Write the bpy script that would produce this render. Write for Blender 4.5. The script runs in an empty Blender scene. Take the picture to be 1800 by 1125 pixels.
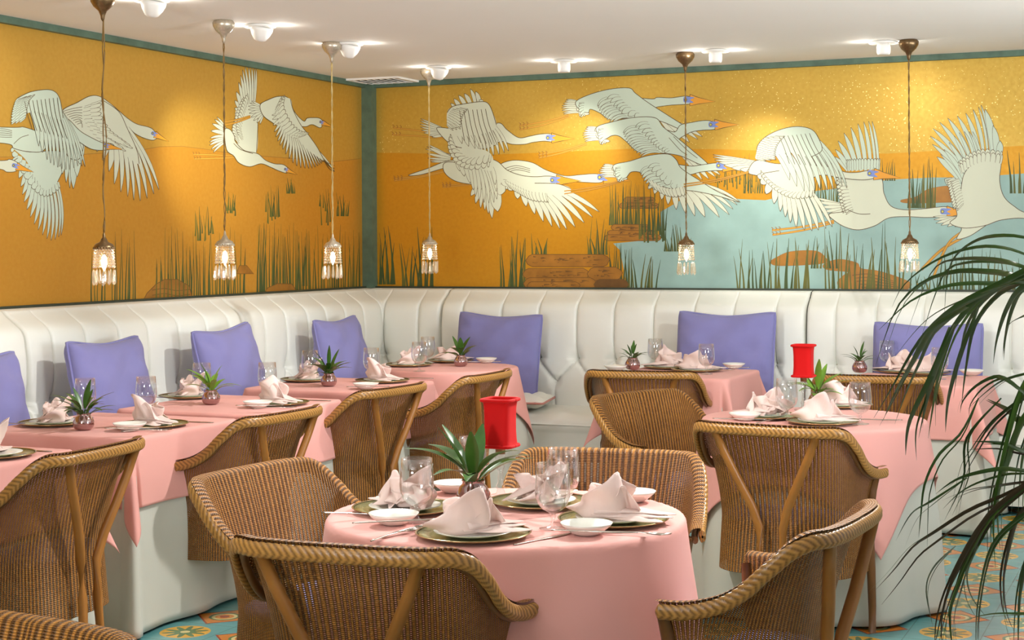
import bpy, math, random
from mathutils import Vector, Matrix
from mathutils.geometry import tessellate_polygon

# ------------------------------------------------------------------ camera, world, lights, exposure
F = 2813.0; PX, PY = 900.0, 427.0; H = 1.48; ROLL = 0.0057
CAMX, CAMY = 5.291, -9.695
TH = math.radians(23.4636)
FWX, FWY = -math.sin(TH), math.cos(TH)
RTX, RTY = math.cos(TH), math.sin(TH)
CEIL = 2.58
sc = bpy.context.scene
COL = sc.collection
cam = bpy.data.cameras.new('camera')
cam.sensor_width = 36.0; cam.lens = F / 1800 * 36; cam.clip_end = 60; cam.clip_start = 0.05
cam.shift_y = -(562.5 - PY) / 1800
camo = bpy.data.objects.new('camera', cam); COL.objects.link(camo)
camo.matrix_world = (Matrix.Translation((CAMX, CAMY, H)) @ Matrix.Rotation(TH, 4, 'Z')
                     @ Matrix.Rotation(math.pi / 2, 4, 'X') @ Matrix.Rotation(-ROLL, 4, 'Z'))
sc.camera = camo
sc.view_settings.view_transform = 'Standard'; sc.view_settings.look = 'None'
sc.view_settings.exposure = 0.22; sc.view_settings.gamma = 1.0; sc.view_settings.use_curve_mapping = False
w = bpy.data.worlds.new('ambient_fill'); sc.world = w; w.use_nodes = True  # even ambient fill added to lift the room, no window behind it
w.node_tree.nodes['Background'].inputs[0].default_value = (0.87, 0.93, 1.0, 1)
w.node_tree.nodes['Background'].inputs[1].default_value = 0.55
sc.cycles.transparent_max_bounces = 24
sc.cycles.max_bounces = 7

def spot(name, loc, aim, power, angle, blend=0.6, radius=0.03, col=(1.0, 0.86, 0.66)):
    l = bpy.data.lights.new(name, 'SPOT'); l.energy = power; l.spot_size = math.radians(angle)
    l.spot_blend = blend; l.shadow_soft_size = radius; l.color = col
    o = bpy.data.objects.new(name, l); COL.objects.link(o); o.location = loc
    o.rotation_euler = (Vector(aim) - Vector(loc)).to_track_quat('-Z', 'Y').to_euler()
    return o

def area(name, loc, aim, power, size, col=(1.0, 0.88, 0.72)):
    l = bpy.data.lights.new(name, 'AREA'); l.energy = power; l.size = size; l.color = col
    o = bpy.data.objects.new(name, l); COL.objects.link(o); o.location = loc
    o.rotation_euler = (Vector(aim) - Vector(loc)).to_track_quat('-Z', 'Y').to_euler()
    return o

# the fixtures' own wall washes (fixtures are built further down at these places)
FIX = [(0.97, -3.77), (0.94, -2.83), (0.98, -2.0), (0.91, -0.74), (1.74, -0.71), (2.71, -0.8), (3.66, -0.77)]
WARM = (1.0, 0.96, 0.86)
spot('wall_wash', (0.92, -2.83, 2.44), (0.0, -1.93, 1.90), 110, 42, 1.0, 0.06, WARM)
spot('wall_wash', (0.95, -3.77, 2.44), (0.0, -3.9, 1.95), 20, 80, 1.0, 0.03, WARM)
spot('wall_wash', (0.96, -2.0, 2.44), (0.0, -1.2, 1.9), 10, 80, 1.0, 0.03, WARM)
spot('wall_wash', (1.74, -0.75, 2.44), (1.47, 0.0, 1.94), 48, 64, 1.0, 0.06, WARM)
spot('wall_wash', (2.71, -0.84, 2.44), (2.77, 0.0, 1.76), 42, 60, 1.0, 0.06, WARM)
spot('wall_wash', (3.66, -0.81, 2.44), (3.55, 0.0, 1.9), 8, 100, 1.0, 0.03, WARM)
# table downlights of the same kind, nearer than the picture's top edge
KEY = (1.0, 0.985, 0.965)
spot('table_downlight', (3.0, -3.7, 2.5), (1.15, -4.4, 0.5), 170, 66, 0.7, 0.045, KEY)
spot('table_downlight', (2.9, -2.6, 2.5), (1.3, -2.2, 0.5), 150, 66, 0.7, 0.045, KEY)
spot('table_downlight', (4.6, -3.9, 2.5), (3.5, -5.6, 0.5), 320, 74, 0.7, 0.045, KEY)
spot('table_downlight', (2.3, -4.6, 2.5), (3.7, -5.4, 0.5), 150, 85, 0.7, 0.045, KEY)
spot('table_downlight', (2.9, -5.0, 2.5), (3.8, -3.0, 0.5), 120, 85, 0.7, 0.045, KEY)
spot('table_downlight', (5.2, -3.2, 2.5), (3.5, -1.3, 0.5), 100, 68, 0.7, 0.045, KEY)

def ceiling_fill(loc, aim, power, size=1.0, spread=95):  # added area lights out of view, only to brighten the ceiling
    o = area('added_ceiling_fill', loc, aim, power, size, (0.92, 0.96, 1.0)); o.data.spread = math.radians(spread)
ceiling_fill((6.9, -5.2, 1.55), (5.0, -4.2, 2.58), 62)
ceiling_fill((3.0, -10.3, 1.55), (3.0, -8.6, 2.58), 95)
ceiling_fill((6.9, -2.4, 1.75), (5.2, -2.0, 2.58), 18)

def P(px, py, z):            # point of the floor plan seen at a pixel, at height z
    x = px - PX; y = py - PY
    u = (x - ROLL * y) / (1 + ROLL ** 2); v = (y + ROLL * x) / (1 + ROLL ** 2)
    r = (FWX + RTX * u / F, FWY + RTY * u / F, -v / F); k = (z - H) / r[2]
    return Vector((CAMX + k * r[0], CAMY + k * r[1], z))

def PD(px, py, d):           # point at distance d
    x = px - PX; y = py - PY
    u = (x - ROLL * y) / (1 + ROLL ** 2); v = (y + ROLL * x) / (1 + ROLL ** 2)
    return Vector((CAMX + d * (FWX + RTX * u / F), CAMY + d * (FWY + RTY * u / F), H - d * v / F))

def WL(px, py):              # left wall, plane X=0 -> (Y, Z)
    a = PD(px, py, 1.0) - Vector((CAMX, CAMY, H)); k = -CAMX / a.x
    return (CAMY + k * a.y, H + k * a.z)

def WB(px, py):              # back wall, plane Y=0 -> (X, Z)
    a = PD(px, py, 1.0) - Vector((CAMX, CAMY, H)); k = -CAMY / a.y
    return (CAMX + k * a.x, H + k * a.z)

# ------------------------------------------------------------------ materials
def srgb(c):
    return tuple(((v / 255) / 12.92 if v / 255 <= 0.04045 else ((v / 255 + 0.055) / 1.055) ** 2.4) for v in c) + (1,)

class NT:
    def __init__(s, name):
        s.m = bpy.data.materials.new(name); s.m.use_nodes = True; s.t = s.m.node_tree
        s.t.nodes.clear(); s.o = s.n('ShaderNodeOutputMaterial')
    def n(s, typ, **kw):
        x = s.t.nodes.new(typ)
        for k, v in kw.items():
            if k.startswith('_'): setattr(x, k[1:], v)
            else:
                x.inputs[int(k[1:]) if k[0] == 'i' and k[1:].isdigit() else k.replace('_', ' ')].default_value = v
        return x
    def l(s, a, b): s.t.links.new(a, b)
    def math(s, op, a, b=None, c=None):
        x = s.t.nodes.new('ShaderNodeMath'); x.operation = op
        for i, v in enumerate((a, b, c)):
            if v is None: continue
            if hasattr(v, 'is_linked'): s.l(v, x.inputs[i])
            else: x.inputs[i].default_value = v
        return x.outputs[0]
    def mix(s, fac, a, b, typ='MIX'):
        x = s.t.nodes.new('ShaderNodeMix'); x.data_type = 'RGBA'; x.blend_type = typ
        for i, v in ((0, fac), (6, a), (7, b)):
            if hasattr(v, 'is_linked'): s.l(v, x.inputs[i])
            else: x.inputs[i].default_value = v
        return x.outputs[2]

def principled(name, rgb, rough=0.5, metal=0.0, noise=0.0, nscale=20, bump=0.0, bscale=200, sheen=0, spec=0.5, trans=0.0, sub=0.0, emis=None, estr=0):
    N = NT(name); b = N.n('ShaderNodeBsdfPrincipled'); c = srgb(rgb)
    b.inputs['Base Color'].default_value = c; b.inputs['Roughness'].default_value = rough
    b.inputs['Metallic'].default_value = metal; b.inputs['Specular IOR Level'].default_value = spec
    b.inputs['Sheen Weight'].default_value = sheen; b.inputs['Transmission Weight'].default_value = trans
    if emis: b.inputs['Emission Color'].default_value = emis; b.inputs['Emission Strength'].default_value = estr
    tc = N.n('ShaderNodeTexCoord')
    if noise:
        t = N.n('ShaderNodeTexNoise', Scale=nscale, Detail=5.0); N.l(tc.outputs['Object'], t.inputs['Vector'])
        d = tuple(v * (1 - noise) for v in c[:3]) + (1,); e = tuple(min(1, v * (1 + noise)) for v in c[:3]) + (1,)
        N.l(N.mix(t.outputs['Fac'], d, e), b.inputs['Base Color'])
    if bump:
        t = N.n('ShaderNodeTexNoise', Scale=bscale, Detail=4.0); N.l(tc.outputs['Object'], t.inputs['Vector'])
        bp = N.n('ShaderNodeBump', Strength=bump, Distance=0.004); N.l(t.outputs['Fac'], bp.inputs['Height'])
        N.l(bp.outputs[0], b.inputs['Normal'])
    N.l(b.outputs[0], N.o.inputs[0]); return N.m

def thin_glass(name, tint, refl=0.10, edge=0.75, rough=0.02, body=0.0, bodycol=(1, 1, 1, 1)):
    N = NT(name); tr = N.n('ShaderNodeBsdfTransparent', Color=tint); g = N.n('ShaderNodeBsdfGlossy', Color=(1, 1, 1, 1), Roughness=rough)
    lw = N.n('ShaderNodeLayerWeight', Blend=0.35)
    f = N.math('MULTIPLY_ADD', N.math('POWER', lw.outputs['Facing'], 2.2), edge, refl)
    mx = N.n('ShaderNodeMixShader'); N.l(f, mx.inputs[0]); N.l(tr.outputs[0], mx.inputs[1]); N.l(g.outputs[0], mx.inputs[2])
    out = mx
    if body:
        d = N.n('ShaderNodeBsdfDiffuse', Color=bodycol); m2 = N.n('ShaderNodeMixShader', i0=body)
        N.l(mx.outputs[0], m2.inputs[1]); N.l(d.outputs[0], m2.inputs[2]); out = m2
    N.l(out.outputs[0], N.o.inputs[0]); return N.m

def weave_mat(name='woven_paper_fibre'):
    N = NT(name); uv = N.n('ShaderNodeUVMap'); sp = N.n('ShaderNodeSeparateXYZ'); N.l(uv.outputs[0], sp.inputs[0])
    u, v = sp.outputs[0], sp.outputs[1]
    fu = N.math('FRACT', u); au = N.math('ABSOLUTE', N.math('SUBTRACT', fu, 0.5))      # 0 rib middle, .5 gap
    par = N.math('MULTIPLY', N.math('MODULO', N.math('FLOOR', u), 2.0), 0.0)
    fv = N.math('FRACT', N.math('ADD', v, par)); av = N.math('ABSOLUTE', N.math('SUBTRACT', fv, 0.5))
    gap = N.math('GREATER_THAN', au, 0.375); row = N.math('LESS_THAN', av, 0.14)
    hole = N.math('MULTIPLY', gap, row)
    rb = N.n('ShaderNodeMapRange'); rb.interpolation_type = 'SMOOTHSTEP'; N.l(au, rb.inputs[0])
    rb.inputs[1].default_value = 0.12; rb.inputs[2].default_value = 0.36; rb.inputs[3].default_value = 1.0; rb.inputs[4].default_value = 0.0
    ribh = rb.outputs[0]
    rowh = N.math('COSINE', N.math('MULTIPLY', av, 6.28))
    hgt = N.math('MULTIPLY_ADD', rowh, -0.16, N.math('MULTIPLY', ribh, 0.9))
    tc = N.n('ShaderNodeTexCoord'); no = N.n('ShaderNodeTexNoise', Scale=60.0, Detail=4.0); N.l(tc.outputs['Object'], no.inputs['Vector'])
    no2 = N.n('ShaderNodeTexNoise', Scale=5.0, Detail=3.0); N.l(tc.outputs['Object'], no2.inputs['Vector'])
    c1 = N.mix(no.outputs['Fac'], srgb((150, 92, 30)), srgb((208, 146, 62)))
    c2 = N.mix(N.math('MULTIPLY', no2.outputs['Fac'], 0.35), c1, srgb((150, 92, 36)))
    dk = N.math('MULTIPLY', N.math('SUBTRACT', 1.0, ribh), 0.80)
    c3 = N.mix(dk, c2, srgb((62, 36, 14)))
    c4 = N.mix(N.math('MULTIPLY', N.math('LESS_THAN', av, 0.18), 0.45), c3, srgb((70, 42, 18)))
    b = N.n('ShaderNodeBsdfPrincipled', Roughness=0.46); b.inputs['Specular IOR Level'].default_value = 0.4
    N.l(c4, b.inputs['Base Color'])
    bp = N.n('ShaderNodeBump', Strength=0.9, Distance=0.004); N.l(hgt, bp.inputs['Height']); N.l(bp.outputs[0], b.inputs['Normal'])
    tr = N.n('ShaderNodeBsdfTransparent'); mx = N.n('ShaderNodeMixShader')
    N.l(hole, mx.inputs[0]); N.l(b.outputs[0], mx.inputs[1]); N.l(tr.outputs[0], mx.inputs[2]); N.l(mx.outputs[0], N.o.inputs[0])
    return N.m

def braid_mat():
    N = NT('braided_cane'); b = N.n('ShaderNodeBsdfPrincipled', Roughness=0.30)
    uv = N.n('ShaderNodeUVMap'); mp = N.n('ShaderNodeMapping'); mp.inputs['Scale'].default_value = (1, 6, 1)
    N.l(uv.outputs[0], mp.inputs[0]); t = N.n('ShaderNodeTexNoise', Scale=3.0, Detail=5.0); N.l(mp.outputs[0], t.inputs['Vector'])
    at = N.n('ShaderNodeAttribute', _attribute_name='strand')
    c = N.mix(t.outputs['Fac'], srgb((150, 100, 40)), srgb((212, 160, 86)))
    N.l(N.mix(N.math('MULTIPLY', N.math('SUBTRACT', 1.0, at.outputs['Fac']), 0.75), c, srgb((70, 40, 14))), b.inputs['Base Color'])
    N.l(b.outputs[0], N.o.inputs[0]); return N.m

def cloth_mat(name, rgb, rough=0.75, sheen=0.25, bump=0.25, transl=0.0, crease=2.5):
    N = NT(name); b = N.n('ShaderNodeBsdfPrincipled', Roughness=rough); b.inputs['Base Color'].default_value = srgb(rgb)
    b.inputs['Sheen Weight'].default_value = sheen; b.inputs['Specular IOR Level'].default_value = 0.2
    tc = N.n('ShaderNodeTexCoord'); t = N.n('ShaderNodeTexNoise', Scale=900.0, Detail=2.0); N.l(tc.outputs['Object'], t.inputs['Vector'])
    t2 = N.n('ShaderNodeTexNoise', Scale=6.0, Detail=3.0); N.l(tc.outputs['Object'], t2.inputs['Vector'])
    hh = N.math('MULTIPLY_ADD', t2.outputs['Fac'], crease, t.outputs['Fac'])
    bp = N.n('ShaderNodeBump', Strength=bump, Distance=0.002); N.l(hh, bp.inputs['Height']); N.l(bp.outputs[0], b.inputs['Normal'])
    if transl:
        tl = N.n('ShaderNodeBsdfTranslucent', Color=srgb(rgb)); m = N.n('ShaderNodeMixShader', i0=transl)
        N.l(b.outputs[0], m.inputs[1]); N.l(tl.outputs[0], m.inputs[2]); N.l(m.outputs[0], N.o.inputs[0])
    else: N.l(b.outputs[0], N.o.inputs[0])
    return N.m

M = {}
def gold_mat(name, a, b2, c, speck=True):
    N = NT(name); tc = N.n('ShaderNodeTexCoord'); b = N.n('ShaderNodeBsdfPrincipled', Roughness=0.42, Metallic=0.45)
    t = N.n('ShaderNodeTexNoise', Scale=1.1, Detail=4.0); N.l(tc.outputs['Object'], t.inputs['Vector'])
    t2 = N.n('ShaderNodeTexNoise', Scale=45.0, Detail=6.0); N.l(tc.outputs['Object'], t2.inputs['Vector'])
    c1 = N.mix(t.outputs['Fac'], srgb(a), srgb(b2)); c2 = N.mix(N.math('MULTIPLY', t2.outputs['Fac'], 0.6), c1, srgb(c))
    out = c2
    if speck:
        v = N.n('ShaderNodeTexVoronoi', Scale=48.0); N.l(tc.outputs['Object'], v.inputs['Vector'])
        t3 = N.n('ShaderNodeTexNoise', Scale=1.6, Detail=2.0); N.l(tc.outputs['Object'], t3.inputs['Vector'])
        near = N.math('LESS_THAN', v.outputs['Distance'], N.math('MULTIPLY', N.math('SUBTRACT', t3.outputs['Fac'], 0.36), 0.62))
        out = N.mix(N.math('MULTIPLY', near, 0.7), c2, srgb((250, 236, 150)))
    N.l(out, b.inputs['Base Color'])
    r = N.math('MULTIPLY_ADD', t2.outputs['Fac'], 0.22, 0.34); N.l(r, b.inputs['Roughness'])
    N.l(b.outputs[0], N.o.inputs[0]); return N.m

M['gold_sky_b'] = gold_mat('gold_sky', (196, 156, 50), (212, 178, 84), (174, 130, 34))
M['gold_sky_l'] = gold_mat('gold_sky_left', (200, 154, 56), (212, 170, 78), (186, 138, 40), False)
M['gold_land'] = gold_mat('gold_land', (200, 142, 22), (210, 158, 40), (182, 118, 10), False)
M['gold_land_l'] = gold_mat('gold_land_left', (204, 146, 46), (212, 160, 62), (194, 130, 32), False)
M['p_water'] = principled('painted_water', (146, 178, 170), 0.5, noise=0.28, nscale=5.0)
M['p_rock'] = principled('painted_rock', (160, 108, 36), 0.45, metal=0.2, noise=0.65, nscale=9)
M['p_rockdark'] = principled('painted_rock_dark', (108, 72, 22), 0.5, noise=0.4, nscale=18)
M['p_bird'] = principled('painted_crane', (206, 210, 186), 0.5, noise=0.06, nscale=2.0)
M['p_birdblue'] = principled('painted_crane_pale_green', (194, 208, 188), 0.5, noise=0.06, nscale=2.0)
M['p_line'] = principled('painted_outline', (84, 62, 24), 0.5)
M['p_beak'] = principled('painted_beak', (222, 152, 40), 0.5)
M['p_face'] = principled('painted_face', (120, 140, 200), 0.5)
M['p_eye'] = principled('painted_eye', (196, 190, 90), 0.5)
M['p_leg'] = principled('painted_leg', (204, 150, 50), 0.5)
M['p_legline'] = principled('painted_leg_line', (150, 102, 36), 0.5)
M['p_reed'] = principled('painted_reed', (96, 96, 34), 0.55, noise=0.3, nscale=9)
M['p_reed2'] = principled('painted_reed_dark', (62, 78, 34), 0.55, noise=0.3, nscale=9)
M['frame'] = principled('verdigris_frame', (84, 108, 90), 0.55, metal=0.1, noise=0.45, nscale=16, bump=0.3, bscale=60)
M['framedark'] = principled('dark_frame', (46, 54, 40), 0.5, noise=0.4, nscale=12)
M['ceil'] = principled('ceiling_plaster', (240, 236, 228), 0.8, noise=0.02, nscale=2)
M['wall'] = principled('plain_wall', (190, 176, 150), 0.8)
M['leather'] = principled('cream_leather', (234, 235, 226), 0.42, noise=0.03, nscale=3, bump=0.06, bscale=160, spec=0.4)
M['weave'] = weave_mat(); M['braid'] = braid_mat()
M['cane'] = principled('cane_strut', (158, 104, 44), 0.38, noise=0.25, nscale=12, bump=0.1, bscale=80)
M['canedark'] = principled('cane_frame', (112, 72, 32), 0.42, noise=0.3, nscale=12, bump=0.1, bscale=80)
M['blue'] = cloth_mat('periwinkle_cotton', (132, 130, 182), 0.85, 0.2, 0.35, 0.0, 14.0)
M['pink'] = cloth_mat('pink_damask', (243, 177, 167), 0.7, 0.15, 0.18, 0.14)
M['napkin'] = cloth_mat('pale_pink_linen', (247, 222, 213), 0.6, 0.15, 0.3, 0.14, 8.0)
M['white'] = cloth_mat('white_linen', (208, 208, 196), 0.7, 0.2, 0.15, 0.08)
M['china'] = principled('white_china', (236, 234, 224), 0.18, spec=0.6)
M['charger'] = principled('silver_green_charger', (186, 184, 132), 0.24, metal=0.85)
M['chargerrim'] = principled('gilt_rim', (190, 166, 120), 0.2, metal=0.9)
M['silver'] = principled('cutlery_steel', (196, 186, 176), 0.22, metal=1.0)
M['glass'] = thin_glass('clear_glass', (0.95, 0.95, 0.95, 1), 0.07, 0.95)
M['crystal'] = thin_glass('crystal_prism', (1.0, 0.96, 0.88, 1), 0.22, 0.7, 0.08, 0.10, (1.0, 0.93, 0.78, 1))
M['vase'] = thin_glass('copper_pink_glass', (0.62, 0.30, 0.28, 1), 0.30, 0.6, 0.04, 0.12, (0.6, 0.25, 0.22, 1))
M['leaf'] = principled('plant_leaf', (58, 96, 32), 0.35, noise=0.5, nscale=22)
M['leaflite'] = principled('plant_leaf_light', (104, 146, 42), 0.35, noise=0.4, nscale=22)
M['palm'] = principled('palm_leaf', (44, 72, 24), 0.34, noise=0.5, nscale=5)
M['palmdark'] = principled('palm_leaf_brown', (58, 44, 26), 0.4, noise=0.4, nscale=5)
M['palmlite'] = principled('palm_stem', (66, 100, 28), 0.4, noise=0.3, nscale=5)
M['red'] = cloth_mat('red_velvet', (196, 6, 6), 0.7, 0.05, 0.3, 0.06)
M['antique'] = principled('antique_metal', (128, 104, 74), 0.35, metal=0.9, noise=0.5, nscale=90)
M['antiquelite'] = principled('antique_silvered_metal', (196, 184, 164), 0.35, metal=0.7, noise=0.4, nscale=90)
M['cord'] = principled('twisted_gold_cord', (126, 96, 44), 0.6)
M['cordlite'] = principled('pale_gold_cord', (196, 172, 112), 0.6)
M['whitemetal'] = principled('white_enamel', (226, 222, 214), 0.4)
M['ventdark'] = principled('vent_dark', (70, 62, 52), 0.7)
M['bulb'] = principled('lit_bulb', (255, 240, 210), 0.5, emis=(1.0, 0.85, 0.58, 1), estr=12)
M['lens'] = principled('lit_lens', (255, 250, 240), 0.5, emis=(1.0, 0.93, 0.82, 1), estr=14)
M['wood'] = principled('table_wood', (88, 58, 34), 0.5, noise=0.3, nscale=14)
M['piping'] = cloth_mat('pink_piping', (200, 140, 130), 0.8, 0.1, 0.1)
M['terracotta'] = principled('dark_planter', (60, 52, 46), 0.6, noise=0.3, nscale=9)
M['butter'] = principled('covered_button', (176, 170, 142), 0.45)

# ------------------------------------------------------------------ mesh helpers
def clean(s): return s
def mesh_obj(name, verts, faces, mats, parent=None, smooth=True, uvs=None, mi=None, loc=None):
    me = bpy.data.meshes.new(name); me.from_pydata([tuple(v) for v in verts], [], faces)
    for m in (mats if isinstance(mats, (list, tuple)) else [mats]): me.materials.append(m)
    if mi: me.polygons.foreach_set('material_index', mi)
    if smooth: me.polygons.foreach_set('use_smooth', [True] * len(me.polygons))
    if uvs:
        lay = me.uv_layers.new(name='UVMap'); k = 0
        for p in me.polygons:
            for vi in p.vertices: lay.data[k].uv = uvs[vi]; k += 1
    me.update()
    o = bpy.data.objects.new(name, me); COL.objects.link(o)
    if parent: o.parent = parent
    if loc: o.location = loc
    return o

def empty(name, loc, label=None, cat=None, group=None, rz=0, kind=None):
    o = bpy.data.objects.new(name, None); COL.objects.link(o); o.location = loc; o.rotation_euler = (0, 0, rz)
    o.empty_display_size = 0.05; return tag(o, label, cat, group, kind)

def tag(o, label=None, cat=None, group=None, kind=None):
    if label: o['label'] = label
    if cat: o['category'] = cat
    if group: o['group'] = group
    if kind: o['kind'] = kind
    return o

def copy_tree(o, parent=None):
    c = o.copy(); COL.objects.link(c)
    if parent: c.parent = parent
    for ch in list(o.children): copy_tree(ch, c)
    return c

def place(proto, loc, rz, label, cat=None, group=None, scale=None, used=set()):
    if proto.name in used: o = copy_tree(proto)
    else: o = proto; used.add(proto.name)
    o.location = loc; o.rotation_euler = (0, 0, rz); o['label'] = label
    if group: o['group'] = group
    elif 'group' in o: del o['group']
    if scale: o.scale = (scale,) * 3
    return o

class MB:
    def __init__(s): s.v = []; s.f = []; s.mi = []; s.uv = []
    def add(s, v, f, m=0, uv=None):
        b = len(s.v); s.v += [tuple(x) for x in v]; s.f += [tuple(i + b for i in q) for q in f]; s.mi += [m] * len(f)
        s.uv += uv if uv else [(0, 0)] * len(v)
    def box(s, lo, hi, m=0, rot=None, piv=None):
        x0, y0, z0 = lo; x1, y1, z1 = hi
        v = [Vector(p) for p in ((x0, y0, z0), (x1, y0, z0), (x1, y1, z0), (x0, y1, z0), (x0, y0, z1), (x1, y0, z1), (x1, y1, z1), (x0, y1, z1))]
        if rot: v = [rot @ (p - Vector(piv)) + Vector(piv) for p in v]
        s.add(v, [(3, 2, 1, 0), (4, 5, 6, 7), (0, 1, 5, 4), (1, 2, 6, 5), (2, 3, 7, 6), (3, 0, 4, 7)], m)
    def grid(s, nu, nv, fn, m=0, uvfn=None, closeu=False):
        v = []; uv = []
        for j in range(nv + 1):
            for i in range(nu + (0 if closeu else 1)):
                a, b = i / nu, j / nv; v.append(fn(a, b)); uv.append(uvfn(a, b) if uvfn else (a, b))
        W = nu if closeu else nu + 1; f = []
        for j in range(nv):
            for i in range(nu):
                i2 = (i + 1) % W if closeu else i + 1
                f.append((j * W + i, j * W + i2, (j + 1) * W + i2, (j + 1) * W + i))
        s.add(v, f, m, uv)
    def lathe(s, prof, seg=24, m=0, c=(0, 0, 0), cap=True, sy=1.0):
        v = []; f = []
        for r, z in prof:
            for i in range(seg):
                a = 2 * math.pi * i / seg; v.append((c[0] + r * math.cos(a), c[1] + sy * r * math.sin(a), c[2] + z))
        for j in range(len(prof) - 1):
            for i in range(seg):
                i2 = (i + 1) % seg; f.append((j * seg + i, j * seg + i2, (j + 1) * seg + i2, (j + 1) * seg + i))
        if cap:
            f.append(tuple(reversed(range(seg)))); f.append(tuple((len(prof) - 1) * seg + i for i in range(seg)))
        s.add(v, f, m)
    def tube(s, pts, r, seg=8, m=0, flat=1.0, up=(0, 0, 1)):
        pts = [Vector(p) for p in pts]; n = len(pts); v = []; f = []
        rs = r if isinstance(r, (list, tuple)) else [r] * n
        for i, p in enumerate(pts):
            t = (pts[min(i + 1, n - 1)] - pts[max(i - 1, 0)]).normalized()
            a = t.cross(Vector(up))
            if a.length < 1e-3: a = t.cross(Vector((1, 0, 0)))
            a.normalize(); b = a.cross(t).normalized()
            for k in range(seg):
                q = 2 * math.pi * k / seg; v.append(p + a * (math.cos(q) * rs[i]) + b * (math.sin(q) * rs[i] * flat))
        for i in range(n - 1):
            for k in range(seg):
                k2 = (k + 1) % seg; f.append((i * seg + k, i * seg + k2, (i + 1) * seg + k2, (i + 1) * seg + k))
        f.append(tuple(range(seg))); f.append(tuple((n - 1) * seg + k for k in reversed(range(seg))))
        s.add(v, f, m)
    def build(s, name, mats, parent=None, smooth=True, uv=False, loc=None):
        return mesh_obj(name, s.v, s.f, mats, parent, smooth, s.uv if uv else None, s.mi, loc)

def cr(pts, t):              # catmull-rom through pts, t in 0..1
    n = len(pts) - 1; x = min(max(t, 0), 1) * n; i = min(int(x), n - 1); u = x - i
    p0, p1, p2, p3 = pts[max(i - 1, 0)], pts[i], pts[i + 1], pts[min(i + 2, n)]
    return tuple(0.5 * ((2 * b) + (-a + c) * u + (2 * a - 5 * b + 4 * c - d) * u * u + (-a + 3 * b - 3 * c + d) * u ** 3) for a, b, c, d in zip(p0, p1, p2, p3))

def mod(o, typ, **kw):
    m = o.modifiers.new(typ.lower(), typ)
    for k, v in kw.items(): setattr(m, k, v)
    return m
def rnd(a, b): return random.uniform(a, b)
random.seed(7)
# ------------------------------------------------------------------ room shell
def tile_mat():
    N = NT('encaustic_tiles'); tc = N.n('ShaderNodeTexCoord'); mp = N.n('ShaderNodeMapping')
    T = 0.268
    mp.inputs['Location'].default_value = (-(4.38 - T / 2) / T % 1.0, -(-3.51 - T / 2) / T % 1.0, 0)
    mp.inputs['Scale'].default_value = (1 / T, 1 / T, 1); N.l(tc.outputs['Object'], mp.inputs[0])
    sp = N.n('ShaderNodeSeparateXYZ'); N.l(mp.outputs[0], sp.inputs[0])
    X, Y = sp.outputs[0], sp.outputs[1]
    fx = N.math('SUBTRACT', N.math('FRACT', X), 0.5); fy = N.math('SUBTRACT', N.math('FRACT', Y), 0.5)
    par = N.math('MODULO', N.math('ADD', N.math('ADD', N.math('FLOOR', X), N.math('FLOOR', Y)), 200.0), 2.0)
    ring = N.math('SQRT', N.math('ADD', N.math('MULTIPLY', fx, fx), N.math('MULTIPLY', fy, fy)))
    dia = N.math('ADD', N.math('ABSOLUTE', fx), N.math('ABSOLUTE', fy))
    ang = N.math('ARCTAN2', fy, fx)
    petals = N.math('MULTIPLY_ADD', N.math('COSINE', N.math('MULTIPLY', ang, 10.0)), 0.09, 0.24)
    t = N.n('ShaderNodeTexNoise', Scale=6.0, Detail=6.0); N.l(tc.outputs['Object'], t.inputs['Vector'])
    teal = N.mix(t.outputs['Fac'], srgb((72, 134, 138)), srgb((116, 170, 166)))
    yel = srgb((214, 160, 56)); grn = srgb((86, 116, 66)); red = srgb((150, 58, 32)); org = srgb((196, 122, 52)); cream = srgb((206, 186, 128))
    c = N.mix(N.math('LESS_THAN', ring, 0.36), teal, yel)
    c = N.mix(N.math('LESS_THAN', ring, petals), c, grn)
    c = N.mix(N.math('LESS_THAN', ring, 0.07), c, cream)
    d = N.mix(N.math('LESS_THAN', dia, 0.49), teal, red)
    d = N.mix(N.math('LESS_THAN', dia, 0.45), d, org)
    d = N.mix(N.math('LESS_THAN', ring, 0.23), d, grn)
    d = N.mix(N.math('LESS_THAN', ring, 0.19), d, cream)
    d = N.mix(N.math('LESS_THAN', ring, 0.14), d, org)
    d = N.mix(N.math('LESS_THAN', ring, 0.07), d, red)
    e = N.mix(par, d, c)
    edge = N.math('MAXIMUM', N.math('ABSOLUTE', fx), N.math('ABSOLUTE', fy))
    e = N.mix(N.math('MULTIPLY', N.math('GREATER_THAN', edge, 0.492), 0.5), e, srgb((60, 80, 78)))
    b = N.n('ShaderNodeBsdfPrincipled', Roughness=0.16); N.l(e, b.inputs['Base Color'])
    r = N.math('MULTIPLY_ADD', t.outputs['Fac'], 0.15, 0.1); N.l(r, b.inputs['Roughness'])
    N.l(b.outputs[0], N.o.inputs[0]); return N.m

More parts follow.
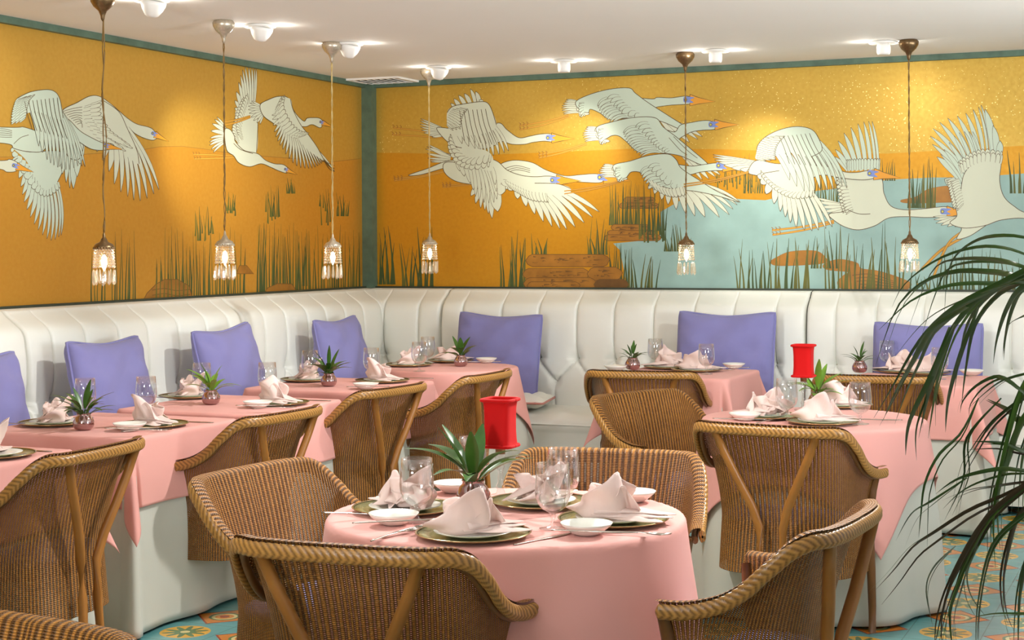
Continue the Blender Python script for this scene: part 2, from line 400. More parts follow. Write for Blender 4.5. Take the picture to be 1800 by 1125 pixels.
def slab(name, lo, hi, mat):
    b = MB(); b.box(lo, hi); return tag(b.build(name, mat, smooth=False), kind='structure')
slab('floor', (-0.2, -10.8, -0.1), (7.6, 0.2, 0), tile_mat())
slab('ceiling', (-0.2, -10.8, CEIL), (7.6, 0.2, CEIL + 0.1), M['ceil'])
slab('wall_left', (-0.15, -10.8, 0), (-0.02, 0.13, CEIL), M['wall'])
slab('unseen_wall_front', (-0.2, -10.95, 0), (7.6, -10.8, CEIL), M['wall'])  # unseen wall behind the camera, added to block world fill from there
slab('wall_back', (-0.02, 0.02, 0), (7.6, 0.15, CEIL), M['wall'])
fz = lambda y0, y1, z0, z1: ((-0.02, y0, z0), (0.03, y1, z1))
slab('trim_1', (-0.02, -8, 2.545), (0.035, -0.075, CEIL), M['frame'])
slab('trim_2', (0.075, -0.035, 2.545), (7, 0.02, CEIL), M['frame'])
slab('trim_3', (-0.02, -8, 1.13), (0.03, -0.075, 1.190), M['framedark'])
slab('trim_4', (0.075, -0.03, 1.13), (7, 0.02, 1.190), M['framedark'])
slab('trim_5', (-0.02, -0.075, 1.18), (0.075, 0.02, CEIL), M['frame'])

# ------------------------------------------------------------------ painted murals (flat paint on the wall panels)
MN = ['p_bird', 'p_birdblue', 'p_line', 'p_beak', 'p_face', 'p_eye', 'p_leg', 'p_legline', 'p_reed', 'p_reed2', 'p_water', 'p_rock', 'p_rockdark', 'gold_sky_b', 'gold_sky_l', 'gold_land', 'gold_land_l']
MI = {n: i for i, n in enumerate(MN)}
class Paint:
    def __init__(s, wall): s.b = MB(); s.wall = wall; s.cells = {}; s.T = (0, 0, 1.0)
    def crop(s, x, y, k): s.T = (x, y, k)
    def w(s, p):
        x, y = s.T[0] + p[0] / s.T[2], s.T[1] + p[1] / s.T[2]
        return (WL if s.wall == 'L' else WB)(x, y)
    def out(s, a, z, lvl):
        d = 0.0003 + lvl * 0.000022
        z = min(max(z, 1.186), 2.544)
        return (d, min(a, -0.076), z) if s.wall == 'L' else (max(a, 0.076), -d, z)
    def level(s, q):         # paint layers stack only where strokes overlap
        c = 0.02; a0, a1 = int(min(a for a, z in q) / c) , int(max(a for a, z in q) / c); z0, z1 = int(min(z for a, z in q) / c), int(max(z for a, z in q) / c)
        keys = [(i, j) for i in range(a0, a1 + 1) for j in range(z0, z1 + 1)]
        l = 1 + max(s.cells.get(k, 0) for k in keys)
        for k in keys: s.cells[k] = l
        return l
    def raw(s, pts, mat):    # pts already in px of the crop
        q = [s.w(p) for p in pts]
        if len(q) > 4: tr = tessellate_polygon([[Vector((a, b, 0)) for a, b in q]])
        else: tr = [(0, 1, 2)] if len(q) == 3 else [(0, 1, 2), (0, 2, 3)]
        k = s.level(q)
        s.b.add([s.out(a, z, k) for a, z in q], [tuple(t) for t in tr], MI[mat])
    def smooth(s, pts, n=6):
        P2 = []
        N = len(pts)
        for i in range(N):
            seq = [pts[(i - 1) % N], pts[i], pts[(i + 1) % N], pts[(i + 2) % N]]
            for j in range(n):
                u = j / n
                P2.append(tuple(0.5 * ((2 * b) + (-a + c) * u + (2 * a - 5 * b + 4 * c - d) * u * u + (-a + 3 * b - 3 * c + d) * u ** 3) for a, b, c, d in zip(*seq)))
        return P2
    def F(s, pts, mat='p_bird', line='p_line', lw=1.1, sm=True, edge=None):
        q = s.smooth(pts) if sm else pts
        s.raw(q, mat)
        if edge: s.S(pts[edge[0]:edge[1]], lw, line); return
        if line: s.S(q + [q[0]], lw, line, False)
    def S(s, pts, lw=1.0, mat='p_line', sm=True, taper=False):
        if sm and len(pts) > 2:
            n = (len(pts) - 1) * 6; pts = [cr(pts, i / n) for i in range(n + 1)]
        hw = lw * s.T[2] / 2; L = []; R = []; n = len(pts)
        for i, p in enumerate(pts):
            a = pts[max(i - 1, 0)]; b = pts[min(i + 1, n - 1)]
            dx, dy = b[0] - a[0], b[1] - a[1]; d = math.hypot(dx, dy) or 1
            k = hw * (1 - 0.9 * i / (n - 1) if taper else 1)
            L.append((p[0] - dy / d * k, p[1] + dx / d * k)); R.append((p[0] + dy / d * k, p[1] - dx / d * k))
        q = [s.w(p) for p in L + R]; k = s.level(q)
        v = [s.out(a, z, k) for a, z in q]
        s.b.add(v, [(i, i + 1, n + i + 1, n + i) for i in range(n - 1)], MI[mat])
    def feather(s, r, t, wd, bend=0.0, mat='p_bird', blunt=False):
        dx, dy = t[0] - r[0], t[1] - r[1]; L = math.hypot(dx, dy) or 1; nx, ny = -dy / L, dx / L
        def outline(e, ext):
            A = []; B = []
            for j in range(9):
                u = j / 8; c = 4 * u * (1 - u) * bend * L
                if blunt: h = wd * math.sqrt(max(0, 1 - (max(0, u - 0.55) / 0.45) ** 2))
                else: h = wd * (0.55 + 0.6 * u) * (1 - u ** 3.2) if u < 1 else 0
                h += e
                uu = u * (1 + ext)
                x, y = r[0] + dx * uu + nx * c, r[1] + dy * uu + ny * c
                A.append((x + nx * h, y + ny * h)); B.append((x - nx * h, y - ny * h))
            return A + B[::-1]
        e = 0.5 * s.T[2]
        s.raw(outline(e, e * 1.6 / L), 'p_line'); s.raw(outline(0, 0), mat)
    def W(s, roots, tips, n, wd=1.0, bend=0.0, mat='p_bird', rev=False, blunt=False):
        R = [cr(roots, i / (n - 1)) if len(roots) > 1 else roots[0] for i in range(n)]
        Tt = [cr(tips, i / (n - 1)) for i in range(n)]
        idx = list(range(n))
        if rev: idx = idx[::-1]
        for i in idx:
            j = i + 1 if i < n - 1 else i - 1
            sp = math.hypot(Tt[i][0] - Tt[j][0], Tt[i][1] - Tt[j][1]) * 0.5 + math.hypot(R[i][0] - R[j][0], R[i][1] - R[j][1]) * 0.5
            s.feather(R[i], Tt[i], sp * 0.5 * wd, bend, mat, blunt)
    def scal(s, path, n, ln, ang, mat='p_bird', rows=1, dr=(0, 0)):   # short covert feathers along a path
        for k in range(rows):
            for i in range(n):
                x, y = cr(path, i / (n - 1)); a = math.radians(ang[0] + (ang[1] - ang[0]) * i / (n - 1))
                x += dr[0] * k; y += dr[1] * k
                q = cr(path, min(1, (i + 1) / (n - 1))); q0 = cr(path, max(0, (i - 1) / (n - 1)))
                sp = math.hypot(q[0] - q0[0], q[1] - q0[1]) / 2
                s.feather((x, y), (x + ln * math.cos(a), y - ln * math.sin(a)), sp * 0.5, 0.03, mat, True)
    def head(s, eye, tip, mat='p_bird', k=1.0):
        ex, ey = eye; dx, dy = tip[0] - ex, tip[1] - ey; L = math.hypot(dx, dy); ux, uy = dx / L, dy / L; nx, ny = -uy, ux
        def q(a, b): return (ex + ux * a + nx * b, ey + uy * a + ny * b)
        h = L * 0.20 * k; g = L * 0.105
        s.F([q(L * .10, -h), q(L * .4, -h * .55), (tip), q(L * .4, h * .6), q(L * .12, h * 1.0)], 'p_beak', lw=1.0, sm=False)
        s.F([q(-L * .10, -g * .9), q(L * .10, -g * 1.1), q(L * .26, -g * .9), q(L * .12, -g * .1), q(L * .24, g * .7), q(L * .04, g * .9), q(-L * .10, g * .7)], 'p_face', None)
        s.F([q(-L * .09, 0), q(-L * .04, -g * .5), q(0.01 * L, 0), q(-L * .04, g * .5)], 'p_eye', lw=0.9)
    def legs(s, a, b, w=2.6, off=(0, 9), hooks=True):
        for o in (0, 1):
            p = (a[0] + off[0] * o * .4, a[1] + off[1] * o * .4); q = (b[0] + off[0] * o, b[1] + off[1] * o)
            m = ((p[0] + q[0]) / 2, (p[1] + q[1]) / 2 + (q[1] - p[1]) * .12)
            s.S([p, m, q], w + 0.6, 'p_legline'); s.S([p, m, q], w - 0.5, 'p_leg')
            if hooks:
                d = -1 if q[0] < p[0] else 1
                for h in (0, 1, 2):
                    x, y = q[0] - d * h * 16, q[1] - h * (q[1] - p[1]) / 30
                    s.S([(x, y), (x - 4 * d, y - 8), (x + 3 * d, y - 13)], 1.2, 'p_legline')
    def reeds(s, x0, x1, yb, ytop, n, w=4.0, spread=10, mats=('p_reed', 'p_reed2')):
        for i in range(n):
            x = x0 + (x1 - x0) * (i + rnd(0, .8)) / n; y1 = rnd(ytop[0], ytop[1]); y0 = yb if not isinstance(yb, tuple) else rnd(*yb)
            dx = rnd(-spread, spread)
            c = [(x, y0), (x + dx * .2 + rnd(-2, 2), (y0 * 2 + y1) / 3), (x + dx * .55, (y0 + y1 * 2) / 3), (x + dx, y1)]
            s.S(c, rnd(.6, 1.05) * w, random.choice(mats), True, True)
    def log(s, x0, x1, y0, y1, mat='p_rock'):
        h = (y1 - y0) / 2; m = (y0 + y1) / 2; e = min(h * 1.1, (x1 - x0) * .2)
        s.F([(x0, m), (x0 + e * .5, y0 + h * .25), (x0 + e, y0), (x1 - e, y0 + rnd(-1, 1)), (x1 - e * .3, y0 + h * .4), (x1, m + rnd(-h, h) * .2), (x1 - e * .4, y1 - h * .3), (x1 - e, y1), (x0 + e, y1), (x0 + e * .3, y1 - h * .4)], mat, 'p_rockdark', 1.1, False)
        for i in range(int((x1 - x0) / 18) + 1):
            a = rnd(x0 + e, x1 - e * 2); b = rnd(y0 + h * .3, y1 - h * .3); l = rnd(8, 40)
            s.S([(a, b), (a + l * .5, b + rnd(-3, 3)), (min(a + l, x1 - e * .5), b + rnd(-2, 2))], rnd(.8, 3.2), 'p_rockdark', True, True)
    def finish(s, name, label, cat):
        return tag(s.b.build(name, [M[n] for n in MN], smooth=False), label, cat)

def panel(p, wall, sky, a0, a1):
    z0, z1 = 1.185, 2.545
    v = [(0, a0, z0), (0, a1, z0), (0, a1, z1), (0, a0, z1)] if wall == 'L' else [(a0, 0, z0), (a1, 0, z0), (a1, 0, z1), (a0, 0, z1)]
    d = (-0.018, 0, 0) if wall == 'L' else (0, 0.018, 0)
    v2 = [tuple(a + b for a, b in zip(q, d)) for q in v]
    p.b.add(v + v2, [(0, 1, 2, 3), (7, 6, 5, 4), (0, 4, 5, 1), (1, 5, 6, 2), (2, 6, 7, 3), (3, 7, 4, 0)], MI[sky])

# ---- left wall
p = Paint('L'); panel(p, 'L', 'gold_sky_l', -7.2, -0.075)
p.crop(0, 0, 2.5)
p.F([(-700, 700), (-100, 690), (200, 690), (400, 676), (600, 662), (700, 645), (800, 643), (900, 655), (1000, 672), (1200, 690), (1330, 700), (1450, 712), (1560, 700), (1640, 700),
     (1640, 1290), (1200, 1330), (600, 1390), (0, 1400), (-700, 1420)], 'gold_land_l', 'p_legline', 0.8, sm=False)
# reeds and rocks
p.crop(0, 250, 2.769)
for (x0, x1, yb, yt, n) in [(440, 520, 800, (500, 640), 5), (540, 665, 790, (395, 560), 10), (760, 800, 700, (540, 600), 3), (800, 935, 780, (390, 560), 14), (950, 1040, (440, 490), (300, 370), 9),
        (1100, 1150, (330, 360), (240, 290), 8), (930, 1200, 770, (400, 560), 24), (1290, 1365, (330, 400), (205, 260), 10), (1245, 1300, 740, (380, 420), 8), (1310, 1450, 740, (380, 470), 18),
        (1395, 1440, 250, (165, 200), 6), (1555, 1610, (300, 410), (210, 260), 7), (1640, 1695, 360, (240, 300), 7), (1440, 1600, 720, (400, 520), 14), (1600, 1755, 720, (400, 520), 14), (1470, 1500, 700, (420, 470), 4)]:
    p.reeds(x0, x1, yb, yt, n, 3.4, 14)
p.F([(700, 800), (715, 735), (760, 690), (800, 668), (865, 668), (920, 700), (935, 770), (930, 800)], 'p_rock', 'p_rockdark', 1.2, False)
p.F([(1290, 760), (1300, 710), (1350, 688), (1420, 690), (1440, 720), (1440, 750)], 'p_rock', 'p_rockdark', 1.2, False)
p.F([(1150, 640), (1165, 600), (1200, 600), (1235, 640)], 'p_rock', 'p_rockdark', 1.0, False)
for y in (720, 745, 765): p.S([(740, y), (800, y - 8), (860, y + 2), (925, y - 4)], 1.2, 'p_rockdark')
for i in range(9):
    x = 760 + i * 19; p.S([(x, 790), (x + rnd(-6, 6), rnd(560, 660))], 2.6, 'p_reed', True, True)
# cranes, far left cluster
p.crop(0, 0, 2.5)
p.W([(60, 660), (120, 720), (160, 780), (200, 810), (250, 800)], [(48, 655), (85, 790), (110, 900), (160, 1000), (220, 1055), (268, 1032), (250, 830)][:6], 17, 1.0, -0.06, 'p_birdblue')
p.F([(58, 650), (130, 668), (260, 665), (285, 720), (252, 800), (215, 840), (180, 820), (150, 770), (110, 700)], 'p_birdblue', edge=(0, 5))
p.scal([(75, 690), (110, 735), (150, 800), (190, 835), (225, 830), (255, 800)], 15, 26, (215, 285), 'p_birdblue')
p.W([(300, 590), (360, 620)], [(262, 730), (290, 800), (322, 828), (350, 720)], 7, 1.3, 0.03, 'p_birdblue')
p.F([(300, 600), (350, 610), (366, 640), (345, 700), (300, 690), (285, 640)], 'p_birdblue')
p.F([(-260, 700), (0, 706), (40, 700), (72, 712), (86, 730), (70, 752), (30, 756), (-20, 742), (-260, 750)], 'p_bird')
p.head((62, 728), (148, 757))
p.F([(272, 490), (340, 450), (395, 422), (440, 425), (490, 460), (525, 490), (560, 520), (600, 545), (650, 558), (672, 570), (690, 600), (672, 616), (630, 606), (590, 585), (562, 560), (560, 600), (500, 640), (440, 650), (370, 620), (310, 560)], 'p_bird')
p.head((672, 587), (742, 622))
p.W([(470, 560), (520, 560), (560, 560)], [(425, 665), (470, 735), (510, 822), (560, 862), (605, 882), (655, 865), (697, 832)], 11, 1.05, -0.05, 'p_bird')
p.F([(450, 440), (520, 490), (556, 560), (600, 660), (610, 720), (560, 690), (520, 640), (470, 600), (440, 520)], 'p_bird', edge=(0, 5))
p.scal([(372, 470), (366, 510), (385, 550), (420, 590), (470, 620), (510, 640)], 14, 46, (20, -30), 'p_bird', 2, (30, -12))
for i in range(8): p.S([(275 + i * 9, 490 + i * 8), (315 + i * 6, 478 + i * 9), (360, 470 + i * 13)], 0.9)
p.F([(250, 500), (300, 525), (350, 575), (400, 605), (450, 628), (490, 632), (500, 650), (460, 660), (400, 655), (340, 620), (290, 590), (260, 560)], 'p_birdblue')
p.head((462, 641), (538, 657))
p.F([(-260, 555), (50, 560), (110, 560), (200, 600), (190, 662), (120, 666), (60, 652), (20, 630), (-260, 610)], 'p_birdblue')
for i in range(5): p.S([(-20, 565 + i * 9), (20, 567 + i * 9), (52, 575 + i * 7)], 0.9)
p.S([(60, 632), (90, 605), (125, 593)], 1.0)
p.W([(120, 450), (180, 430), (230, 440), (255, 470)], [(168, 640), (205, 700), (235, 724), (270, 740), (305, 744), (340, 728), (372, 731)], 13, 1.15, -0.06, 'p_birdblue', True)
p.F([(75, 432), (130, 405), (200, 394), (240, 404), (262, 440), (275, 520), (240, 520), (160, 490), (100, 500), (62, 470)], 'p_birdblue', edge=(0, 6))
p.scal([(82, 436), (62, 460), (52, 500), (48, 545)], 13, 34, (20, 40), 'p_birdblue', 3, (18, -4))
for i in range(9): p.S([(105 + i * 18, 445 - i * 2), (118 + i * 18, 500 + i * 2), (140 + i * 19, 570 + i * 5)], 0.9)
# two cranes right of them
p.crop(320, 0, 3.214)
p.W([(250, 740), (250, 800)], [(198, 662), (172, 700), (160, 780), (156, 820), (178, 860)], 9, 1.1, 0.06)
p.W([(330, 640), (350, 620), (380, 600), (410, 580)], [(300, 640), (300, 560), (325, 450), (350, 385), (390, 378), (418, 385)], 12, 1.0, 0.02)
p.F([(300, 640), (330, 610), (370, 590), (424, 590), (428, 700), (420, 860), (360, 870), (310, 800)], 'p_bird', edge=(3, 6))
p.scal([(350, 590), (330, 640), (315, 700), (305, 760), (320, 810)], 16, 40, (95, 130), 'p_bird', 2, (22, -20))
p.legs((290, 880), (62, 872), 2.4, (6, 26))
p.F([(240, 735), (270, 732), (295, 770), (300, 800), (350, 850), (425, 868), (470, 905), (520, 925), (570, 930), (600, 955), (590, 978), (545, 965), (500, 945), (445, 925), (380, 942), (320, 920), (290, 880), (250, 845)], 'p_bird')
p.S([(290, 810), (330, 845), (400, 868)], 1.0)
p.head((583, 957), (652, 987))
p.legs((385, 655), (232, 690), 2.6, (0, 18), False)
p.W([(460, 640), (450, 600)], [(440, 700), (405, 680), (380, 640), (375, 600), (395, 572)], 9, 1.2, 0.0)
p.F([(440, 592), (490, 562), (540, 545), (590, 548), (612, 580), (625, 615), (652, 655), (688, 685), (705, 668), (740, 665), (775, 668), (795, 690), (780, 722), (735, 704), (700, 715), (668, 715), (640, 720), (560, 720), (505, 690), (455, 650)], 'p_bird')
p.head((783, 690), (856, 720))
p.W([(560, 640), (600, 690), (640, 740), (690, 790)], [(508, 650), (525, 760), (570, 845), (640, 932), (720, 950), (775, 930), (805, 912), (858, 968)], 26, 0.95, -0.05)
p.F([(560, 560), (610, 560), (625, 620), (665, 700), (712, 762), (760, 830), (800, 905), (740, 870), (690, 830), (650, 780), (600, 720), (560, 640)], 'p_bird', edge=(1, 7))
p.scal([(545, 590), (530, 640), (560, 720), (610, 770), (655, 775)], 16, 44, (70, 20), 'p_bird', 2, (16, -10))
for i in range(3): p.S([(800, 905), (830, 925 + i * 14), (860, 935 + i * 17)], 0.9)
p.finish('crane_mural', 'gold painted mural of flying cranes on the left wall', 'mural')

# ---- back wall
p = Paint('B'); panel(p, 'B', 'gold_sky_b', 0.075, 6.6)
p.crop(0, 0, 1.0)
p.F([(640, 269), (760, 270), (860, 272), (960, 268), (1100, 262), (1250, 262), (1450, 268), (1560, 270), (1700, 262), (1900, 250), (2500, 240), (2500, 560), (640, 540)], 'gold_land', None, sm=False)
p.F([(1103, 540), (1090, 440), (1078, 428), (1160, 420), (1162, 372), (1200, 350), (1260, 345), (1300, 350), (1345, 352), (1400, 340), (1480, 330), (1560, 316), (1640, 312), (1700, 312), (1800, 305), (2500, 300), (2500, 560)], 'p_water', None, sm=False)
p.crop(900, 60, 2.5)
p.reeds(890, 1120, (640, 700), (520, 640), 26, 2.6, 14); p.reeds(1010, 1120, 700, (600, 660), 9, 3, 10)
p.log(490, 630, 716, 742); p.log(470, 645, 742, 766)
p.reeds(425, 560, 840, (640, 740), 22, 3.4, 14)
p.log(435, 605, 836, 862); p.log(420, 630, 862, 884); p.log(405, 656, 882, 908)
p.reeds(560, 680, (860, 920), (640, 760), 18, 4, 14); p.reeds(665, 780, 955, (820, 900), 12, 4, 16)
p.reeds(330, 420, 970, (800, 900), 9, 4.5, 20)
p.reeds(430, 520, 1120, (900, 980), 12, 4.5, 16); p.reeds(520, 640, 1140, (920, 1010), 9, 4.5, 30)
p.reeds(0, 60, 1140, (860, 960), 7, 5.5, 26); p.reeds(85, 160, 975, (870, 920), 6, 4, 24)
p.log(60, 430, 968, 1022); p.log(46, 340, 1030, 1078); p.log(330, 486, 1024, 1082); p.log(50, 372, 1070, 1122); p.log(360, 512, 1078, 1122, 'p_rockdark'); p.log(66, 300, 1088, 1124)
p.crop(620, 100, 2.5)
p.reeds(95, 190, 1000, (740, 850), 10, 5, 30); p.reeds(215, 360, 1030, (745, 860), 12, 5.5, 30); p.reeds(650, 760, 1030, (760, 880), 8, 5, 24)
p.crop(1250, 100, 2.5)
p.reeds(450, 600, 640, (480, 560), 16, 3, 14); p.reeds(750, 810, 545, (430, 470), 6, 3, 10)
p.F([(835, 630), (900, 615), (960, 580), (1070, 570), (1085, 630), (1000, 640), (860, 642)], 'p_rock', 'p_legline', 1.0)
p.reeds(860, 990, 665, (430, 560), 14, 5, 14); p.reeds(1310, 1420, 600, (370, 480), 7, 5, 20)
p.F([(262, 900), (290, 880), (350, 856), (460, 853), (505, 885), (500, 905), (420, 914), (290, 917)], 'p_rock', 'p_legline', 1.0)
p.F([(495, 912), (560, 890), (640, 905), (660, 930), (740, 942), (840, 975), (880, 1000), (830, 1028), (600, 1024), (555, 995), (580, 962), (600, 945), (510, 935)], 'p_rock', 'p_legline', 1.0)
for i in range(5): p.S([(620 + i * 10, 960 + i * 13), (700, 955 + i * 15), (800 + i * 8, 985 + i * 9)], 1.2, 'p_rockdark')
p.reeds(110, 440, 1030, (790, 900), 24, 5, 26); p.reeds(440, 560, 930, (760, 860), 9, 4.5, 22); p.reeds(500, 850, 1035, (720, 880), 26, 5, 26)
p.reeds(870, 1010, 1035, (900, 980), 8, 5, 20); p.reeds(1000, 1420, 1035, (810, 950), 30, 4.5, 20)
# cranes
p.crop(620, 100, 2.5)
p.legs((400, 345), (178, 312), 2.4, (-4, 30))
p.W([(410, 320), (400, 345)], [(300, 272), (298, 300), (310, 330), (350, 352)], 8, 1.2, 0.0)
p.W([(460, 240), (520, 215), (570, 205)], [(432, 205), (455, 175), (492, 162), (530, 140), (558, 190)], 7, 0.9, 0.05)
p.F([(370, 312), (430, 315), (560, 330), (640, 290), (680, 322), (730, 355), (780, 348), (820, 340), (865, 338), (885, 350), (880, 372), (840, 370), (790, 376), (755, 384), (700, 384), (650, 372), (600, 400), (500, 405), (435, 385), (395, 352)], 'p_bird')
p.head((862, 356), (976, 360))
p.W([(440, 300), (500, 300), (560, 290), (600, 280)], [(480, 380), (530, 400), (560, 410), (585, 425), (612, 432), (650, 425), (684, 412)], 11, 1.1, -0.07)
p.F([(415, 245), (440, 218), (500, 205), (560, 197), (592, 202), (612, 235), (632, 300), (600, 330), (520, 345), (450, 345), (420, 310)], 'p_bird', edge=(0, 7))
p.scal([(440, 230), (420, 255), (415, 300)], 10, 34, (-10, -40), 'p_bird', 3, (16, -3))
for i in range(7): p.S([(470 + i * 19, 235 - i), (480 + i * 20, 300), (492 + i * 24, 370 + i * 3)], 0.9)
p.F([(610, 520), (640, 480), (670, 462), (720, 454), (790, 465), (850, 497), (930, 522), (1000, 518), (1070, 514), (1098, 528), (1090, 552), (1000, 550), (900, 545), (800, 540), (700, 540)], 'p_bird')
for i in range(3): p.S([(670, 490 + i * 12), (720, 478 + i * 9), (780, 492 + i * 8)], 0.9)
p.head((1090, 530), (1222, 545))
p.legs((410, 500), (182, 536), 2.2, (0, 8))
p.legs((640, 540), (395, 565), 1.6, (0, 8))
p.W([(430, 430), (430, 460)], [(322, 405), (335, 388), (330, 440), (345, 462)], 8, 1.2, 0.0)
p.F([(245, 520), (330, 490), (400, 462), (450, 455), (440, 490), (400, 490), (300, 518)], 'p_bird')
p.F([(400, 470), (440, 462), (520, 480), (600, 452), (640, 462), (680, 498), (740, 520), (800, 527), (860, 524), (905, 532), (915, 552), (880, 562), (800, 560), (740, 578), (680, 582), (600, 566), (520, 560), (450, 545), (405, 510)], 'p_bird')
p.head((882, 542), (1006, 545))
p.W([(560, 560), (600, 560), (640, 575)], [(520, 610), (550, 655), (578, 670), (600, 690), (625, 706), (670, 590)], 8, 1.2, 0.04)
p.W([(450, 440), (520, 470), (570, 480), (610, 480)], [(470, 500), (520, 560), (545, 620), (590, 640), (632, 628), (626, 560)], 12, 1.1, -0.05)
p.F([(425, 390), (480, 400), (560, 405), (600, 420), (618, 450), (612, 500), (560, 490), (500, 470), (440, 440)], 'p_bird', edge=(0, 2))
p.scal([(430, 395), (450, 430), (490, 465), (540, 470), (600, 450)], 13, 34, (-260, -95), 'p_bird', 2, (6, -20))
p.W([(690, 560), (760, 575), (830, 590), (880, 570)], [(652, 545), (700, 600), (750, 645), (800, 690), (850, 732), (900, 752), (940, 757), (990, 742), (1042, 712), (1082, 680)], 13, 1.05, -0.04)
p.F([(640, 540), (700, 545), (800, 555), (900, 558), (960, 580), (930, 610), (860, 605), (780, 600), (700, 580)], 'p_bird', edge=(2, 5))
p.scal([(670, 545), (720, 570), (780, 595), (850, 600)], 16, 40, (-50, -75), 'p_bird')
p.crop(900, 60, 2.5)
def diving(tail, body, neckhead, eye, tip, wr, wt, n, cov, lead):
    p.W([(tail[2][0], tail[2][1]), (tail[3][0], tail[3][1])], [tail[0], ((tail[0][0] + tail[1][0]) / 2 - 14, (tail[0][1] + tail[1][1]) / 2), tail[1]], 8, 1.3, 0.05)
    p.W([tail[2], tail[3]], [(tail[2][0] - 20, tail[2][1] + 10), (tail[3][0] - 10, tail[3][1] + 18), (tail[3][0] + 30, tail[3][1] + 5)], 5, 1.0, 0.05)
    if lead: p.W(lead[0], lead[1], lead[2], 1.0, -0.02)
    p.F(neckhead, 'p_birdblue'); p.head(eye, tip)
    if wr: p.W(wr, wt, n, 1.0, -0.05)
    p.F(body, 'p_birdblue')
    p.W(cov[0], cov[1], max(8, cov[4] - 4), 1.15, 0.12, 'p_birdblue'); p.W(cov[2], cov[3], max(7, cov[4] - 5), 1.2, 0.10, 'p_birdblue')
    p.scal([(tail[2][0] + 18, tail[2][1] + 2), (tail[2][0] + 12, (tail[2][1] + tail[3][1]) / 2), (tail[3][0] + 8, tail[3][1] + 2)], 6, 22, (185, 235), 'p_birdblue')
# upper crane
p.legs((250, 355), (34, 402), 2.2, (0, 18))
diving([(240, 288), (228, 352), (300, 300), (310, 345)],
       [(280, 298), (340, 266), (430, 242), (515, 237), (543, 260), (600, 302), (690, 360), (762, 408), (740, 418), (660, 385), (580, 368), (500, 370), (430, 375), (385, 346), (345, 330), (335, 345), (300, 335)],
       [(560, 285), (620, 285), (640, 278), (700, 280), (765, 272), (800, 285), (790, 305), (700, 312), (640, 320), (600, 330)],
       (768, 289), (894, 297), None, None, 0,
       ([(420, 279), (445, 316), (475, 338), (505, 362)], [(377, 316), (390, 343), (412, 370), (440, 392)], [(472, 274), (487, 291), (505, 313), (530, 335), (563, 356)], [(420, 282), (445, 313), (466, 329), (488, 350), (540, 366)], 13),
       ([(640, 350), (700, 380)], [(735, 485), (800, 468), (835, 450)], 4))
p.legs((330, 478), (118, 530), 2.0, (0, 14))
diving([(330, 408), (322, 472), (385, 415), (400, 465)],
       [(370, 412), (440, 386), (540, 366), (630, 368), (665, 408), (720, 450), (790, 508), (862, 572), (825, 572), (740, 535), (650, 522), (560, 520), (500, 470), (470, 448), (440, 446), (400, 462)],
       [(660, 415), (715, 430), (740, 400), (790, 388), (840, 380), (875, 382), (905, 398), (890, 418), (840, 422), (790, 430), (750, 450), (720, 462)],
       (878, 398), (998, 398), None, None, 0,
       ([(545, 405), (587, 457), (625, 495), (650, 520)], [(490, 433), (505, 470), (530, 505), (568, 538)], [(600, 392), (620, 430), (637, 462), (657, 487), (690, 507)], [(545, 405), (580, 440), (612, 475), (640, 500), (672, 520)], 16),
       ([(740, 520), (790, 540)], [(835, 640), (880, 632), (915, 618)], 4))
p.S([(710, 450), (770, 510), (815, 545)], 0.9); p.S([(690, 455), (740, 510), (770, 530)], 0.9)
p.legs((495, 640), (230, 690), 1.4, (0, 12), False)
diving([(405, 572), (392, 630), (460, 585), (478, 630)],
       [(445, 578), (520, 558), (600, 534), (685, 527), (722, 552), (745, 590), (820, 640), (900, 690), (1000, 738), (900, 710), (800, 690), (700, 680), (620, 650), (570, 610), (525, 606), (500, 632), (470, 630)],
       [(720, 575), (790, 580), (850, 572), (905, 566), (935, 575), (930, 597), (890, 600), (830, 606), (780, 618), (745, 612)],
       (913, 578), (1046, 592), [(620, 640), (700, 660), (780, 670), (840, 660)], [(600, 680), (650, 720), (700, 757), (770, 790), (840, 802), (940, 800), (975, 762), (1002, 738)], 13,
       ([(600, 582), (637, 625), (675, 662)], [(565, 612), (585, 650), (625, 685)], [(650, 575), (662, 600), (690, 637), (740, 672)], [(600, 587), (637, 625), (680, 662), (735, 694)], 12), None)
p.scal([(600, 640), (650, 670), (700, 680), (755, 670)], 12, 40, (-50, -75), 'p_bird')
# right-hand cranes
p.crop(1250, 100, 2.5)
p.legs((540, 720), (268, 762), 3.0, (2, 20))
p.W([(580, 650), (600, 680)], [(462, 620), (480, 660), (500, 700), (540, 712)], 7, 1.2, 0.0, 'p_bird')
p.W([(600, 500), (660, 500), (735, 495)], [(545, 440), (552, 385), (590, 330), (640, 298), (680, 285), (708, 285)], 9, 0.95, 0.03, 'p_birdblue')
p.scal([(600, 500), (660, 495), (738, 495)], 14, 34, (100, 85), 'p_birdblue', 2, (0, -14))
p.F([(570, 540), (640, 520), (742, 525), (760, 600), (790, 655), (850, 672), (930, 668), (1000, 660), (1035, 660), (1060, 680), (1040, 700), (950, 706), (860, 702), (780, 708), (720, 742), (650, 760), (590, 748), (540, 718), (520, 690), (600, 672), (585, 600)], 'p_bird')
p.scal([(575, 530), (590, 580), (600, 630), (610, 665)], 12, 36, (170, 215), 'p_bird', 2, (14, 6))
p.S([(600, 672), (650, 690), (700, 690)], 1.0)
p.head((1022, 680), (1150, 686))
p.W([(200, 460), (190, 500)], [(10, 430), (15, 450), (45, 470), (100, 490), (160, 500)], 8, 1.4, 0.0)
p.legs((180, 500), (-120, 560), 1.8, (0, 10), False)
